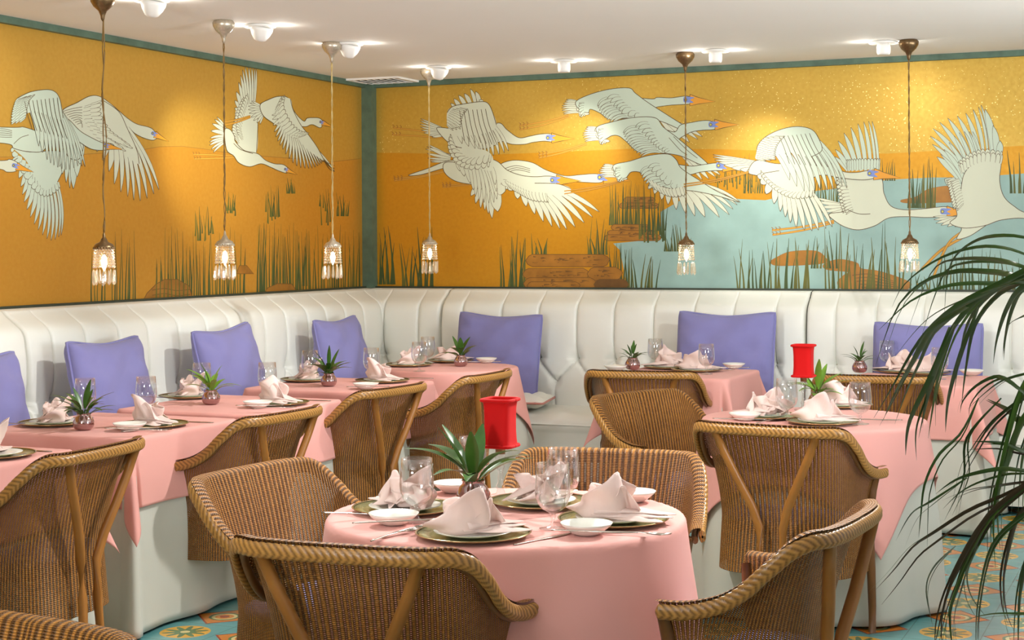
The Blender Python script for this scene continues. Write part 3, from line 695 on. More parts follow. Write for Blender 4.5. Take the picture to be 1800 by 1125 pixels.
p.F([(165, 508), (200, 455), (300, 470), (440, 450), (500, 440), (540, 480), (585, 505), (640, 508), (690, 500), (720, 508), (722, 530), (680, 540), (620, 538), (560, 530), (480, 520), (380, 560), (300, 560), (215, 525)], 'p_bird')
p.head((702, 513), (832, 532))
p.W([(230, 530), (300, 570), (370, 600), (440, 590)], [(205, 520), (235, 590), (290, 660), (330, 705), (370, 745), (430, 762), (480, 758), (532, 745)], 13, 1.05, -0.03)
p.F([(210, 515), (300, 500), (420, 520), (455, 580), (400, 605), (330, 590), (260, 560)], 'p_bird', edge=(0, 2))
p.scal([(225, 530), (290, 575), (370, 600), (450, 585)], 18, 30, (-260, -85), 'p_bird')
p.W([(270, 400), (340, 380), (400, 350), (440, 340)], [(345, 540), (400, 585), (440, 590), (480, 580), (530, 585), (560, 560), (597, 575)], 11, 1.15, -0.08, 'p_birdblue')
p.F([(200, 420), (208, 385), (245, 348), (310, 318), (380, 306), (440, 318), (470, 352), (488, 410), (440, 440), (340, 420), (260, 440), (200, 450)], 'p_birdblue', edge=(0, 9))
p.scal([(240, 355), (212, 385), (200, 420), (202, 450)], 13, 40, (0, -10), 'p_bird', 3, (22, -3))
for i in range(8): p.S([(300 + i * 19, 350 - i * 2), (322 + i * 20, 400), (345 + i * 24, 470 + i * 2)], 0.9)
p.W([(1080, 705), (1130, 700)], [(978, 702), (990, 730), (1040, 745), (1100, 745)], 7, 1.1, 0)
p.S([(1210, 720), (1110, 790), (1010, 850), (925, 935)], 5.0, 'p_legline'); p.S([(1210, 720), (1110, 790), (1010, 850), (925, 935)], 3.2, 'p_leg')
p.S([(1150, 745), (1060, 800), (1012, 880), (975, 975)], 4.6, 'p_legline'); p.S([(1150, 745), (1060, 800), (1012, 880), (975, 975)], 3.0, 'p_leg')
p.S([(980, 965), (940, 990), (905, 1000)], 2.4, 'p_leg')
p.F([(1100, 740), (1150, 730), (1190, 710), (1230, 720), (1180, 760), (1130, 790), (1080, 800), (1100, 760)], 'p_bird')
p.W([(1090, 600), (1110, 520), (1130, 470), (1180, 440), (1230, 430), (1262, 440)], [(1055, 620), (990, 430), (965, 340), (1020, 280), (1105, 255), (1170, 225), (1200, 225), (1270, 370)], 16, 0.9, 0.04, 'p_birdblue')
p.W([(1110, 560), (1140, 500), (1190, 470)], [(1010, 430), (1080, 340), (1150, 330)], 8, 0.8, 0.05, 'p_birdblue')
p.F([(1075, 650), (1095, 600), (1110, 520), (1150, 470), (1210, 445), (1272, 452), (1268, 540), (1285, 610), (1330, 655), (1400, 690), (1600, 720), (1600, 760), (1400, 712), (1280, 716), (1200, 742), (1110, 752), (1050, 730), (1080, 700)], 'p_bird')
p.scal([(1100, 500), (1140, 465), (1200, 445), (1270, 455)], 12, 40, (110, 80), 'p_bird', 2, (2, 14))
p.scal([(1070, 530), (1080, 580), (1090, 640)], 12, 38, (200, 230), 'p_bird', 2, (18, 6))
p.finish('crane_mural', 'gold and blue painted mural of flying cranes over water on the back wall', 'mural')
# ------------------------------------------------------------------ tufted banquette (sections along both walls)
# wall frames: 'L' runs along -Y from the corner, 'B' runs along +X; d = distance out of the wall
def wp(wall, a, d, z): return (d, -a, z) if wall == 'L' else (a, -d, z)
def back_profile(z):         # how far the padding stands out of the wall, without the channels
    t = (z - 0.44) / 0.735
    return cr([(0.30,), (0.30,), (0.29,), (0.268,), (0.262,), (0.262,), (0.255,), (0.228,), (0.105,)], t)[0]
BT = 0.738; BL = 0.60       # heights of the two rows of buttons
def back_section(wall, a0, a1, seams, label):
    root = empty('banquette', wp(wall, (a0 + a1) / 2, 0.3, 0), label, 'banquette')
    inv = Vector(root.location); hs = [a0] + seams + [a1]; mids = [(hs[i] + hs[i + 1]) / 2 for i in range(len(hs) - 1)]
    NZ = 104; na = max(8, int((a1 - a0) / 0.0125)); aa = sorted(set([round(a0 + (a1 - a0) * i / na, 4) for i in range(na + 1)] + [round(s_ + e, 4) for s_ in seams for e in (-.009, -.005, -.0025, 0, .0025, .005, .009)] + [round(m_ + e, 4) for m_ in mids for e in (-.004, 0, .004)] + [round(a0 + e, 4) for e in (.002, .006)] + [round(a1 - e, 4) for e in (.002, .006)])); na = len(aa) - 1
    def groove(d, w): return max(0.0, 1 - abs(d) / w) ** 1.6
    def height(a, z):
        h = back_profile(z)
        i = max(k for k in range(len(hs) - 1) if hs[k] <= a + 1e-6) if a < a1 else len(hs) - 2
        L, R = hs[i], hs[i + 1]; m = (L + R) / 2; t = (a - L) / (R - L); hw = (R - L) / 2
        if z >= BT:
            ed = min(abs(a - L), abs(a - R)); fade = min(1, (1.17 - z) * 9 + 0.12)
            h += (-0.010 * abs(2 * t - 1) ** 3 - 0.016 * groove(ed, 0.012)) * fade
            if z < BT + 0.1: h -= 0.03 * groove(min(abs(a - L), abs(a - R)), 0.07) * (1 - (z - BT) / 0.1)
        else:
            # diamonds: diagonal folds from the upper buttons (at seams) to the lower (at channel middles), then straight down
            e = min(abs(a - L), abs(a - R)) / hw                 # 0 at seam, 1 at middle
            zf = BT - (BT - BL) * e                              # fold height here
            dz = (z - zf)
            h -= 0.020 * groove(dz, 0.035) + 0.010 * groove(dz, 0.011)
            if z < BL: h -= 0.010 * groove(a - m, 0.022) * min(1, (BL - z) * 12)
            if dz < 0: h -= 0.008 * (1 - min(1, -dz / 0.12)) * 0
        for bz, bx in ((BT, L), (BT, R), (BL, m)):
            r = math.hypot(a - bx, (z - bz)); h -= 0.030 * max(0, 1 - r / 0.055) ** 1.4
        if min(a - a0, a1 - a) < 0.014: h -= 0.03 * (1 - min(a - a0, a1 - a) / 0.014) ** 2
        return max(h, 0.033)
    b = MB(); v = []; f = []
    for j in range(NZ + 1):
        z = 0.43 + (1.172 - 0.43) * j / NZ
        for a in aa: v.append(Vector(wp(wall, a, height(a, z), z)) - inv)
    for i, a in enumerate(aa): v.append(Vector(wp(wall, a, 0.032, 1.178)) - inv)
    W = na + 1
    for j in range(NZ + 1):
        for i in range(na):
            q = (j * W + i, j * W + i + 1, (j + 1) * W + i + 1, (j + 1) * W + i)
            f.append(q if wall == 'L' else q)
    n0 = len(v)                                                   # end cheeks
    for a in (a0, a1):
        for z in (0.43, 0.7, 0.95, 1.17): v.append(Vector(wp(wall, a, 0.032, z)) - inv)
    b.add(v, f)
    bk = b.build('backrest', M['leather'], root)
    for bi in range(len(seams)):
        s = seams[bi]; bb = MB(); h = height(s, BT) + 0.004
        bb.lathe([(0.0005, -0.008), (0.012, -0.006), (0.015, 0), (0.012, 0.006), (0.0005, 0.008)], 12, 0, (0, 0, 0), False)
        o = bb.build('button', M['butter'], root, loc=Vector(wp(wall, s, h + .004, BT)) - inv)
        o.rotation_euler = (0, math.pi / 2, 0) if wall == 'L' else (math.pi / 2, 0, 0)
    for m in mids:
        if a1 - a0 < 0: continue
        bb = MB(); bb.lathe([(0.0005, -0.006), (0.010, -0.004), (0.013, 0), (0.010, 0.004), (0.0005, 0.006)], 12, 0, (0, 0, 0), False)
        o = bb.build('button', M['butter'], root, loc=Vector(wp(wall, m, height(m, BL) + 0.004, BL)) - inv)
        o.rotation_euler = (0, math.pi / 2, 0) if wall == 'L' else (math.pi / 2, 0, 0)
    # seat: rounded slab, then the upholstered front
    b = MB(); prof = [(0.02, 0.05), (0.02, 0.44), (0.20, 0.452), (0.45, 0.458), (0.66, 0.452), (0.735, 0.438), (0.765, 0.405), (0.768, 0.37), (0.755, 0.345), (0.75, 0.33), (0.752, 0.2), (0.745, 0.05)]
    n = max(2, int((a1 - a0) / 0.06)); lo = 0.004; vs = []; fs = []
    a_start = a0 + lo
    if wall == 'B' and a0 < 0.1: a_start = 0.02
    if wall == 'L' and a0 < 0.1: a_start = 0.775
    for i in range(n + 1):
        a = a_start + (a1 - lo - a_start) * i / n
        for d, z in prof: vs.append(Vector(wp(wall, a, d, z)) - inv)
    K = len(prof)
    for i in range(n):
        for k in range(K - 1): fs.append((i * K + k, i * K + k + 1, (i + 1) * K + k + 1, (i + 1) * K + k))
    fs.append(tuple(range(K))); fs.append(tuple(n * K + k for k in reversed(range(K))))
    b.add(vs, fs); b.build('seat', M['leather'], root)
    b = MB(); b.tube([Vector(wp(wall, a_start + (a1 - lo - a_start) * i / n, 0.768, 0.386)) - inv for i in range(n + 1)], 0.006, 6)
    b.build('seat_piping', M['leather'], root)
    return root
SB = [0.25, 0.51], [0.83, 1.11, 1.37, 1.63, 1.88, 2.14, 2.40, 2.65, 2.91], [3.27, 3.51, 3.78, 4.01, 4.27, 4.53, 4.79, 5.05]
back_section('B', 0.035, 0.67, SB[0], 'white tufted banquette section filling the corner on the back wall')
back_section('B', 0.675, 3.09, SB[1], 'long white tufted banquette section in the middle of the back wall')
back_section('B', 3.095, 5.30, SB[2], 'white tufted banquette section behind the palm on the back wall')
back_section('L', 0.035, 1.93, [0.25, 0.50, 0.74, 0.98, 1.21, 1.46, 1.70], 'white tufted banquette section on the left wall next to the corner')
back_section('L', 1.935, 3.75, [2.07, 2.29, 2.55, 2.82, 3.06, 3.32, 3.57], 'white tufted banquette section in the middle of the left wall')
back_section('L', 3.755, 6.2, [3.95, 4.21, 4.47, 4.73, 4.99, 5.25, 5.5, 5.76], 'white tufted banquette section cut off at the left edge')

# ------------------------------------------------------------------ scatter cushions
def cushion(W_, Hh, T, mat, seed=0, pipe='blue'):
    rs = random.Random(seed); ph = [rs.uniform(0, 6.28) for _ in range(6)]
    def edge(u, v):          # outline with pulled-in sides
        return u * W_ / 2 * (1 - 0.045 * (1 - v ** 4)), v * Hh / 2 * (1 - (0.13 if v > 0 else 0.05) * (1 - abs(u) ** 1.7))
    def pt(u, v, s):
        x, y = edge(u, v); k = 1 - 0.05 * (u * v) ** 6; x *= k; y *= k; e = max(0, (1 - u ** 2)) ** 0.36 * max(0, (1 - v ** 2)) ** 0.36
        wr = 0.009 * math.sin(9 * u + 5 * v + ph[0]) * (abs(u) ** 2) * (1 - abs(u)) * 4 + 0.012 * math.sin(14 * v + 4 * u + ph[1]) * abs(u) ** 3 * (1 - abs(u)) * 5 + 0.009 * math.sin(7 * u - 6 * v + ph[2]) * e
        return (x, s * (T / 2 * e) + wr * s * 1.0, y)
    b = MB(); n = 26
    g = lambda t: math.sin((t * 2 - 1) * math.pi / 2)
    b.grid(n, n, lambda a, c: pt(g(a), g(c), -1)); b.grid(n, n, lambda a, c: pt(g(1 - a), g(c), 1))
    body = b.build('scatter_cushion', mat)
    c = MB(); pts = []
    for u, v in [(-1 + 2 * i / 20, -1) for i in range(20)] + [(1, -1 + 2 * i / 20) for i in range(20)] + [(1 - 2 * i / 20, 1) for i in range(20)] + [(-1, 1 - 2 * i / 20) for i in range(21)]:
        x, y = edge(u, v); k = 1 - 0.05 * (u * v) ** 6; pts.append((x * k * 1.006, 0, y * k * 1.006))
    c.tube(pts, 0.0068, 6, up=(0, 1, 0)); c.build('piping', M[pipe] if pipe in M else pipe, body)
    return body
def put_cushion(wall, a, Wd, Hh, label, tilt=14, seed=0, twist=0, roll=0, dist=0.30, T=0.19):
    o = cushion(Wd, Hh, T, M['blue'], seed); tag(o, label, 'cushion', 'periwinkle cushions on the banquette')
    z = 0.462 + Hh / 2 * math.cos(math.radians(tilt)) + 0.010
    base = Vector(wp(wall, a, dist + 0.185, z)); o.location = base
    rz = (math.pi / 2 if wall == 'L' else 0) + math.radians(twist)
    o.rotation_euler = (Matrix.Rotation(rz, 4, 'Z') @ Matrix.Rotation(math.radians(-tilt), 4, 'X') @ Matrix.Rotation(math.radians(roll), 4, 'Y')).to_euler()
    return o
put_cushion('L', 4.33, 0.56, 0.56, 'periwinkle cushion mostly cut off by the left edge', 12, 1)
put_cushion('L', 3.43, 0.56, 0.58, 'periwinkle cushion behind the spiky dark plant of the second left-wall table', 12, 2)
put_cushion('L', 2.41, 0.56, 0.59, 'periwinkle cushion second from the left, behind the light green plant', 13, 3, roll=-3)
put_cushion('L', 1.20, 0.53, 0.58, 'periwinkle cushion on the left wall nearest the corner', 12, 4, roll=-1)
put_cushion('B', 1.19, 0.57, 0.58, 'periwinkle cushion on the back wall nearest the corner, by the seat pad', 10, 5, twist=4, roll=1.5)
put_cushion('B', 2.665, 0.61, 0.61, 'periwinkle cushion in the middle of the back wall', 11, 6)
put_cushion('B', 3.84, 0.62, 0.56, 'periwinkle cushion behind the palm leaves', 11, 7)
# seat pad lying on the bench
o = cushion(0.44, 0.44, 0.085, M['leather'], 9, 'piping'); tag(o, 'flat cream seat pad with pink piping lying on the bench', 'seat pad')
o.location = (1.36, -0.60, 0.508); o.rotation_euler = (math.radians(90), 0, math.radians(12))

# ------------------------------------------------------------------ crystal pendants
def pendant(px, py_top, py_bot_body, x, y, zcap, zbot, label, dark, cordm, seed):
    rs = random.Random(seed)
    root = empty('crystal_pendant', (x, y, CEIL), label, 'pendant lamp', 'crystal pendants along the walls')
    b = MB(); pr = [(0.002, -0.115), (0.008, -0.105), (0.010, -0.09), (0.018, -0.07), (0.040, -0.05), (0.052, -0.03), (0.055, -0.012), (0.045, 0.0)]
    b.lathe(pr, 20); b.build('ceiling_rose', M[dark], root)
    zc = zcap - CEIL
    b = MB(); n = 40
    pts = [(0.004 * math.sin(i * 0.9 + seed) * (i % (n)) / n, 0.003 * math.cos(i * 0.7), -0.11 + (zc + 0.055 + 0.11) * i / n) for i in range(n + 1)]
    b.tube(pts, 0.0028, 6)
    if seed == 0:
        pts = [(0.012 * math.sin(i * .35) * math.sin(math.pi * i / n) + 0.004, 0, -0.11 + (zc + 0.055 + 0.11) * i / n) for i in range(n + 1)]; b.tube(pts, 0.003, 6)
    else:
        for k in range(2):
            b.tube([(0.004 * math.sin(i * 1.1 + k * 3.1), 0.004 * math.cos(i * 1.1 + k * 3.1), -0.11 + (zc + 0.055 + 0.11) * i / n) for i in range(n + 1)], 0.0018, 5)
    b.build('cord', M[cordm], root)
    b = MB(); b.lathe([(0.002, 0.055), (0.006, 0.045), (0.007, 0.032), (0.012, 0.026), (0.018, 0.012), (0.038, 0.002), (0.046, -0.010), (0.044, -0.018), (0.038, -0.012)], 22, 0, (0, 0, zc), False)
    for k in range(22):
        a = 2 * math.pi * k / 22; b.lathe([(0.0005, -0.006), (0.006, 0), (0.0005, 0.006)], 5, 0, (0.044 * math.cos(a), 0.044 * math.sin(a), zc - 0.016), False)
    b.build('filigree_cap', M[dark if dark == 'antique' else 'antiquelite'], root)
    b = MB(); hb = (zcap - zbot)
    rows = 7; top = zc - 0.022
    for r in range(rows):
        z = top - (hb * 0.52) * r / rows; rad = 0.040 + 0.006 * r / rows
        for k in range(18):
            a = 2 * math.pi * (k + 0.5 * (r % 2)) / 18
            b.lathe([(0.0005, -0.0075), (0.0068, 0), (0.0005, 0.0075)], 6, 0, (rad * math.cos(a), rad * math.sin(a), z), False)
    b.build('bead_curtain', M['crystal'], root, smooth=False)
    pm = None
    for k in range(12):
        a = 2 * math.pi * k / 12 + rs.uniform(-.1, .1); rr = 0.047 + rs.uniform(-.003, .004); L = hb * 0.40
        if pm is None:
            c = MB(); c.lathe([(0.001, 0.0), (0.0045, -0.008), (0.0065, -L * .35), (0.0085, -L * .78), (0.0065, -L * .9), (0.0005, -L)], 6, 0, (0, 0, 0), False)
            pm = c.build('crystal_drop', M['crystal'], root, smooth=False); d = pm
        else: d = pm.copy(); COL.objects.link(d)
        d.location = (rr * math.cos(a), rr * math.sin(a), top - hb * 0.52 - rs.uniform(-.004, .006)); d.rotation_euler = (rs.uniform(-.08, .08), rs.uniform(-.08, .08), rs.uniform(0, 1))
    b = MB(); b.lathe([(0.004, 0.02), (0.010, 0.01), (0.014, -0.01), (0.011, -0.03), (0.001, -0.052)], 14, 0, (0, 0, zc - 0.065), True)
    b.build('bulb', M['bulb'], root)
    l = bpy.data.lights.new('pendant_glow', 'POINT'); l.energy = 1.1; l.color = (1.0, 0.82, 0.56); l.shadow_soft_size = 0.012
    lo = bpy.data.objects.new('pendant_glow', l); COL.objects.link(lo); lo.parent = root; lo.location = (0, 0, zc - 0.095)
    return root
PEND = [(180, 430, 497, 0.84, -3.95, 'antique', 'cord', 'crystal pendant furthest left, dark cap on a loose twisted cord'),
        (395, 425, 489, 0.87, -3.05, 'antiquelite', 'cord', 'crystal pendant second from the left, in front of the lit gold patch'),
        (583, 428, 487, 0.92, -2.08, 'antiquelite', 'cordlite', 'crystal pendant just left of the corner post'),
        (755, 424, 479, 0.80, -0.65, 'antiquelite', 'cordlite', 'crystal pendant just right of the corner post'),
        (1207, 424, 481, 2.52, -0.77, 'antique', 'cord', 'crystal pendant over the painted blue water, dark ceiling rose'),
        (1602, 422, 476, 3.80, -0.79, 'antique', 'cord', 'crystal pendant furthest right, above the palm')]
for i, (px, yt, yb, x, y, dk, cm, lb) in enumerate(PEND):
    dep = (x - CAMX) * FWX + (y - CAMY) * FWY; v0 = PD(px, yt, dep).z; v1 = PD(px, yb, dep).z
    pendant(px, 0, 0, x, y, v0, v1, lb, dk, cm, i)

# ------------------------------------------------------------------ ceiling spot fixtures and vent
fl = ['white ceiling spotlight cut by the top edge, furthest left', 'white ceiling spotlight right of the second pendant rose', 'white ceiling spotlight right of the third pendant rose',
      'white ceiling spotlight touching the fourth pendant rose, near the corner', 'white ceiling spotlight between the corner and the dark pendant rose', 'white ceiling spotlight right of the dark pendant rose', 'white ceiling spotlight left of the rightmost pendant rose']
for i, (x, y) in enumerate(FIX):
    root = empty('ceiling_spotlight', (x, y, CEIL), fl[i], 'ceiling light', 'ceiling spotlights')
    b = MB(); b.lathe([(0.060, 0.0), (0.078, -0.002), (0.080, -0.010), (0.072, -0.014), (0.03, -0.014)], 28); b.build('mounting_disc', M['whitemetal'], root)
    b = MB()
    if i >= 4: b.lathe([(0.034, -0.012), (0.038, -0.03), (0.037, -0.062), (0.033, -0.072), (0.028, -0.074)], 24)
    else: b.lathe([(0.058, -0.012), (0.056, -0.028), (0.046, -0.052), (0.030, -0.076), (0.016, -0.084)], 24)
    o = b.build('lamp_housing', M['whitemetal'], root)
    o.rotation_euler = (0.0, 0.18 if i < 4 else 0.0, 0); o.location = (0.012 if i < 4 else 0, 0, 0)
    l = bpy.data.lights.new('ceiling_wash', 'POINT'); l.energy = 0.40; l.color = (1.0, 0.97, 0.9); l.shadow_soft_size = 0.01
    for sx in ((-0.11, 0.02), (0.11, 0.02)):
        lo = bpy.data.objects.new('ceiling_wash', l); COL.objects.link(lo); lo.parent = root
        ux, uy = (RTX, RTY); lo.location = (ux * sx[0], uy * sx[0], -0.05)
r = empty('ceiling_vent', (0.22, -0.19, CEIL), 'white slatted air vent in the ceiling corner', 'air vent')
b = MB(); b.box((-0.20, -0.16, -0.012), (0.20, -0.135, 0)); b.box((-0.20, 0.135, -0.012), (0.20, 0.16, 0)); b.box((-0.20, -0.135, -0.012), (-0.175, 0.135, 0)); b.box((0.175, -0.135, -0.012), (0.20, 0.135, 0))
b.build('frame', M['ceil'], r, False)
b = MB(); b.box((-0.175, -0.135, -0.003), (0.175, 0.135, 0)); b.build('backing', M['ventdark'], r, False)
for k in range(7):
    b = MB(); x = -0.15 + k * 0.05; b.box((x - 0.015, -0.135, -0.012), (x + 0.013, 0.135, -0.008), rot=Matrix.Rotation(0.3, 3, 'Y'), piv=(x, 0, -0.01)); b.build('slat', M['ceil'], r, False)
# ------------------------------------------------------------------ woven tub chair
RIM = [(0, -.287, .800), (.11, -.285, .80), (.205, -.274, .80), (.264, -.242, .795), (.288, -.19, .745), (.296, -.135, .688), (.302, -.07, .646), (.308, .01, .624), (.320, .085, .622)]
WST = [(0, -.20, .43), (.09, -.197, .43), (.17, -.18, .43), (.225, -.145, .43), (.25, -.10, .43), (.262, -.05, .43), (.268, -.015, .43), (.270, .02, .43), (.270, .055, .43)]
BOT = [(0, -.215, .235), (.10, -.212, .235), (.18, -.195, .235), (.235, -.155, .235), (.262, -.10, .235), (.272, -.05, .235), (.278, -.012, .235), (.28, .025, .235), (.282, .068, .235)]
RIM = [(x * .965, y, z) for x, y, z in RIM]
def side(L, t):              # t -1..1 round the U
    x, y, z = cr(L, abs(t)); return Vector((math.copysign(x, t) if t else 0, y, z))
def rim_out(t):
    e = 0.01; a = side(RIM, max(-1, t - e)); b = side(RIM, min(1, t + e)); d = (b - a); n = Vector((d.y, -d.x, 0))
    n.normalize(); c = side(RIM, t)
    if n.dot(Vector((c.x, c.y + 0.02, 0))) < 0: n = -n
    return n
def shell(t, v):             # v 0 bottom .. 1 rim .. 1.08 rolled lip
    if v <= 0.3:
        k = v / 0.3; return side(BOT, t).lerp(side(WST, t), k)
    R = side(RIM, t); Wd = side(WST, t)
    if v <= 1.0:
        k = (v - 0.3) / 0.7; h = k ** 1.55; z = Wd.z + (R.z - Wd.z) * k
        return Vector((Wd.x + (R.x - Wd.x) * h, Wd.y + (R.y - Wd.y) * h, z))
    k = (v - 1.0) / 0.08; n = rim_out(t); a = k * math.pi * 0.62
    return R + n * (0.024 * (1 - math.cos(a)) * 1.1) + Vector((0, 0, 0.012 * math.sin(a)))
def make_chair():
    root = empty('wicker_armchair', (0, 0, 0), 'x', 'chair', 'woven cane armchairs')
    nt, nv = 112, 30; b = MB(); nr = 90
    vs = [0, .1, .2, .3] + [0.3 + 0.7 * i / 20 for i in range(1, 21)] + [1 + 0.08 * i / 5 for i in range(1, 6)]
    verts = []; uv = []
    for v in vs:
        for i in range(nt + 1):
            t = -1 + 2 * i / nt; verts.append(shell(t, v))
            zz = 0.235 + (side(RIM, t).z - 0.235) * min(v, 1) + max(0, v - 1) * 0.5
            uv.append((i / nt * nr + 0.5, zz / 0.0054))
    W = nt + 1; f = [(j * W + i, j * W + i + 1, (j + 1) * W + i + 1, (j + 1) * W + i) for j in range(len(vs) - 1) for i in range(nt)]
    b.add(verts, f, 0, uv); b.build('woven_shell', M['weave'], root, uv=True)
    # braid round the rim
    N = 800; S = 20; v = []; f = []; uv = []; st = []
    acc = 0; prev = None; cps = []
    for i in range(N + 1):
        t = -1 + 2 * i / N; n = rim_out(t); c = side(RIM, t) + n * 0.036 + Vector((0, 0, -0.014))
        if prev is not None: acc += (c - prev).length
        prev = c; cps.append((c, n, acc))
    for i, (c, n, s) in enumerate(cps):
        tg = (cps[min(i + 3, N)][0] - cps[max(i - 3, 0)][0]).normalized(); bn = tg.cross(n).normalized(); n2 = bn.cross(tg).normalized()
        for k in range(S):
            q = 2 * math.pi * k / S; qs = (q + math.pi) % (2 * math.pi) - math.pi; sid = abs(qs) / math.pi
            h = (s / 0.0185 + sid * 2.6 + (0.5 if qs > 0.01 else 0)) % 1.0; bump = math.sin(math.pi * h) ** 0.45
            r = (0.0120 + 0.0026 * bump) * (0.90 if abs(qs) < 0.01 else 1); end = min(1, min(i, N - i) / 10 + 0.25)
            v.append(c + n2 * (math.cos(q) * r * 0.75 * end) + bn * (math.sin(q) * r * 1.30 * end)); uv.append((s * 40, q)); st.append(bump ** 3)
    for i in range(N):
        for k in range(S): k2 = (k + 1) % S; f.append((i * S + k, i * S + k2, (i + 1) * S + k2, (i + 1) * S + k))
    o = mesh_obj('braided_rim', v, f, M['braid'], root, True, uv)
    at = o.data.attributes.new('strand', 'FLOAT', 'POINT'); at.data.foreach_set('value', st)
    # dark frame bar under the rim, front posts, cane struts that run down into the rear legs
    b = MB(); pts = []
    for i in range(61):
        t = -1 + 2 * i / 60; pts.append(side(RIM, t) + rim_out(t) * 0.014 + Vector((0, 0, -0.024)))
    b.tube(pts, 0.010, 8, flat=1.2); b.build('rim_frame', M['canedark'], root)
    for s in (-1, 1):
        b = MB(); b.tube([(s * .305, .080, .605), (s * .290, .070, .54), (s * .281, .060, .46), (s * .279, .060, .38), (s * .284, .068, .24), (s * .286, .072, .10), (s * .286, .072, 0.0)], [.014, .017, .018, .018, .017, .015, .014], 10)
        b.build('front_leg', M['canedark'], root)
        b = MB(); b.tube([(s * .195, -.300, .775), (s * .165, -.288, .70), (s * .118, -.272, .60), (s * .070, -.252, .50), (s * .047, -.240, .42), (s * .042, -.244, .30), (s * .050, -.252, .15), (s * .062, -.262, 0.0)], [.0155, .016, .0165, .017, .0165, .016, .015, .014], 10)
        b.build('rear_leg', M['cane'], root)
    b = MB(); nn = 30                                            # seat deck
    ring = [side(WST, -1 + 2 * i / nn) * 0.985 for i in range(nn + 1)]
    b.add([(p.x, p.y, 0.400) for p in ring] + [(p.x, p.y, 0.385) for p in ring], [tuple(range(nn + 1)), tuple(reversed(range(nn + 1, 2 * nn + 2)))] + [(i, i + nn + 1, i + nn + 2, i + 1) for i in range(nn)] + [(nn, 2 * nn + 1, nn + 1, 0)])
    b.build('seat', M['canedark'], root, False)
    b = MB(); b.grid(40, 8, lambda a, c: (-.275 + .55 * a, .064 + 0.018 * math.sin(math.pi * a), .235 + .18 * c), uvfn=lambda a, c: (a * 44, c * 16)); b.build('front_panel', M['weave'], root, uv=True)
    b = MB(); g = lambda t: math.sin((t * 2 - 1) * math.pi / 2)
    def cu(u, v, s):
        e = max(0, 1 - u ** 4) ** .5 * max(0, 1 - v ** 4) ** .5
        return (u * (.243 - .095 * max(0, -v) ** 2), -.060 + v * .125, .434 + s * .030 * e)
    b.grid(16, 16, lambda a, c: cu(g(a), g(c), 1)); b.grid(16, 16, lambda a, c: cu(g(1 - a), g(c), -1))
    b.build('seat_cushion', M['blue'], root)
    return root
CH = make_chair()
def chair(mx, my, face, label):
    a = math.radians(face); fx, fy = math.cos(a), math.sin(a)      # mx,my: middle of the back's rim
    return place(CH, (mx + .305 * fx, my + .305 * fy, 0), a - math.pi / 2, label, None, 'woven cane armchairs')
chair(3.36, -7.40, -97, 'woven armchair in the bottom left corner, only its rounded back top showing')
chair(1.90, -5.32, 184, 'woven armchair by the left edge, back of braided rim to the viewer')
chair(1.90, -4.14, 178, 'woven armchair at the second left-wall table, right of the pink corner drape')
chair(1.80, -3.00, 174, 'woven armchair at the third left-wall table, two light struts on its back')
chair(1.89, -2.11, 180, 'woven armchair nearest the corner, right behind the red lamp')
chair(2.57, -1.77, 97, 'woven armchair backing on the view at the square back-wall table')
chair(3.76, -1.65, 95, 'woven armchair half behind the palm at the right back-wall table')
chair(3.80, -3.95, 84, 'woven armchair with crossing light struts, in front of the middle round table')
chair(3.505, -6.57, 94, 'large woven armchair at bottom centre, back to the viewer, round foreground table')
chair(4.50, -5.78, 176, 'woven armchair right of the foreground round table, seen from its side')
chair(2.92, -2.92, -24, 'woven armchair left of the middle round table, hollow side turned to the viewer')
chair(2.63, -5.60, -6, 'woven armchair left of the foreground round table, hollow side showing')
chair(3.52, -4.81, -81, 'woven armchair on the far side of the foreground round table')

# ------------------------------------------------------------------ tables and cloths
TOPZ = 0.744
def outline(kind, a, p):     # nearest point on the table outline core, returns base point, outward dir, overhang
    if kind == 'round': core = Vector((0, 0)); rc = a
    else: rc = 0.03; h = a - rc; core = Vector((max(-h, min(h, p.x)), max(-h, min(h, p.y))))
    v = p - core; d = v.length
    if d <= rc: return None
    return core, v / d, rc, d - rc
def ripple(kind, base, n, seed, k=1.0):
    ang = math.atan2(n.y, n.x); s = (base.x * n.y - base.y * n.x)
    if kind == 'round': return math.sin(ang * 9 + seed) * .6 + math.sin(ang * 5 + seed * 2.3) * .4
    return (math.sin(s * 17 + seed) * .6 + math.sin(s * 9 + ang * 3 + seed) * .4) * 0.55
def drape(kind, a, p, seed, off, flare, amp, zt, under=False):
    r = outline(kind, a, p)
    if r is None: return Vector((p.x, p.y, zt))
    core, n, rc, d = r
    er = 0.022                                                    # soft edge
    if d < er: q = d / er; hor = er * math.sin(q * math.pi / 2) * .45; zz = zt - er * (1 - math.cos(q * math.pi / 2)) * .75; dd = 0
    else: hor = er * .45; zz = zt - er * .75 - (d - er) * 0.985; dd = d - er
    f = flare * dd + amp * min(dd * 2.2, .9) * (ripple(kind, core, n, seed) + .35)
    if kind != 'round':
        A = math.atan2(abs(n.y), abs(n.x)); dg = math.sin(2 * A) ** 2
        if under: f += dd * (.10 * dg)
        else: f += dd * (.34 * dg ** 2 - .10 * math.sin(4 * A) ** 2 * (1 if dg > .05 else 0))
    pos = core + n * (rc + off + hor + max(f, -off))
    return Vector((pos.x, pos.y, max(zz, 0.004)))
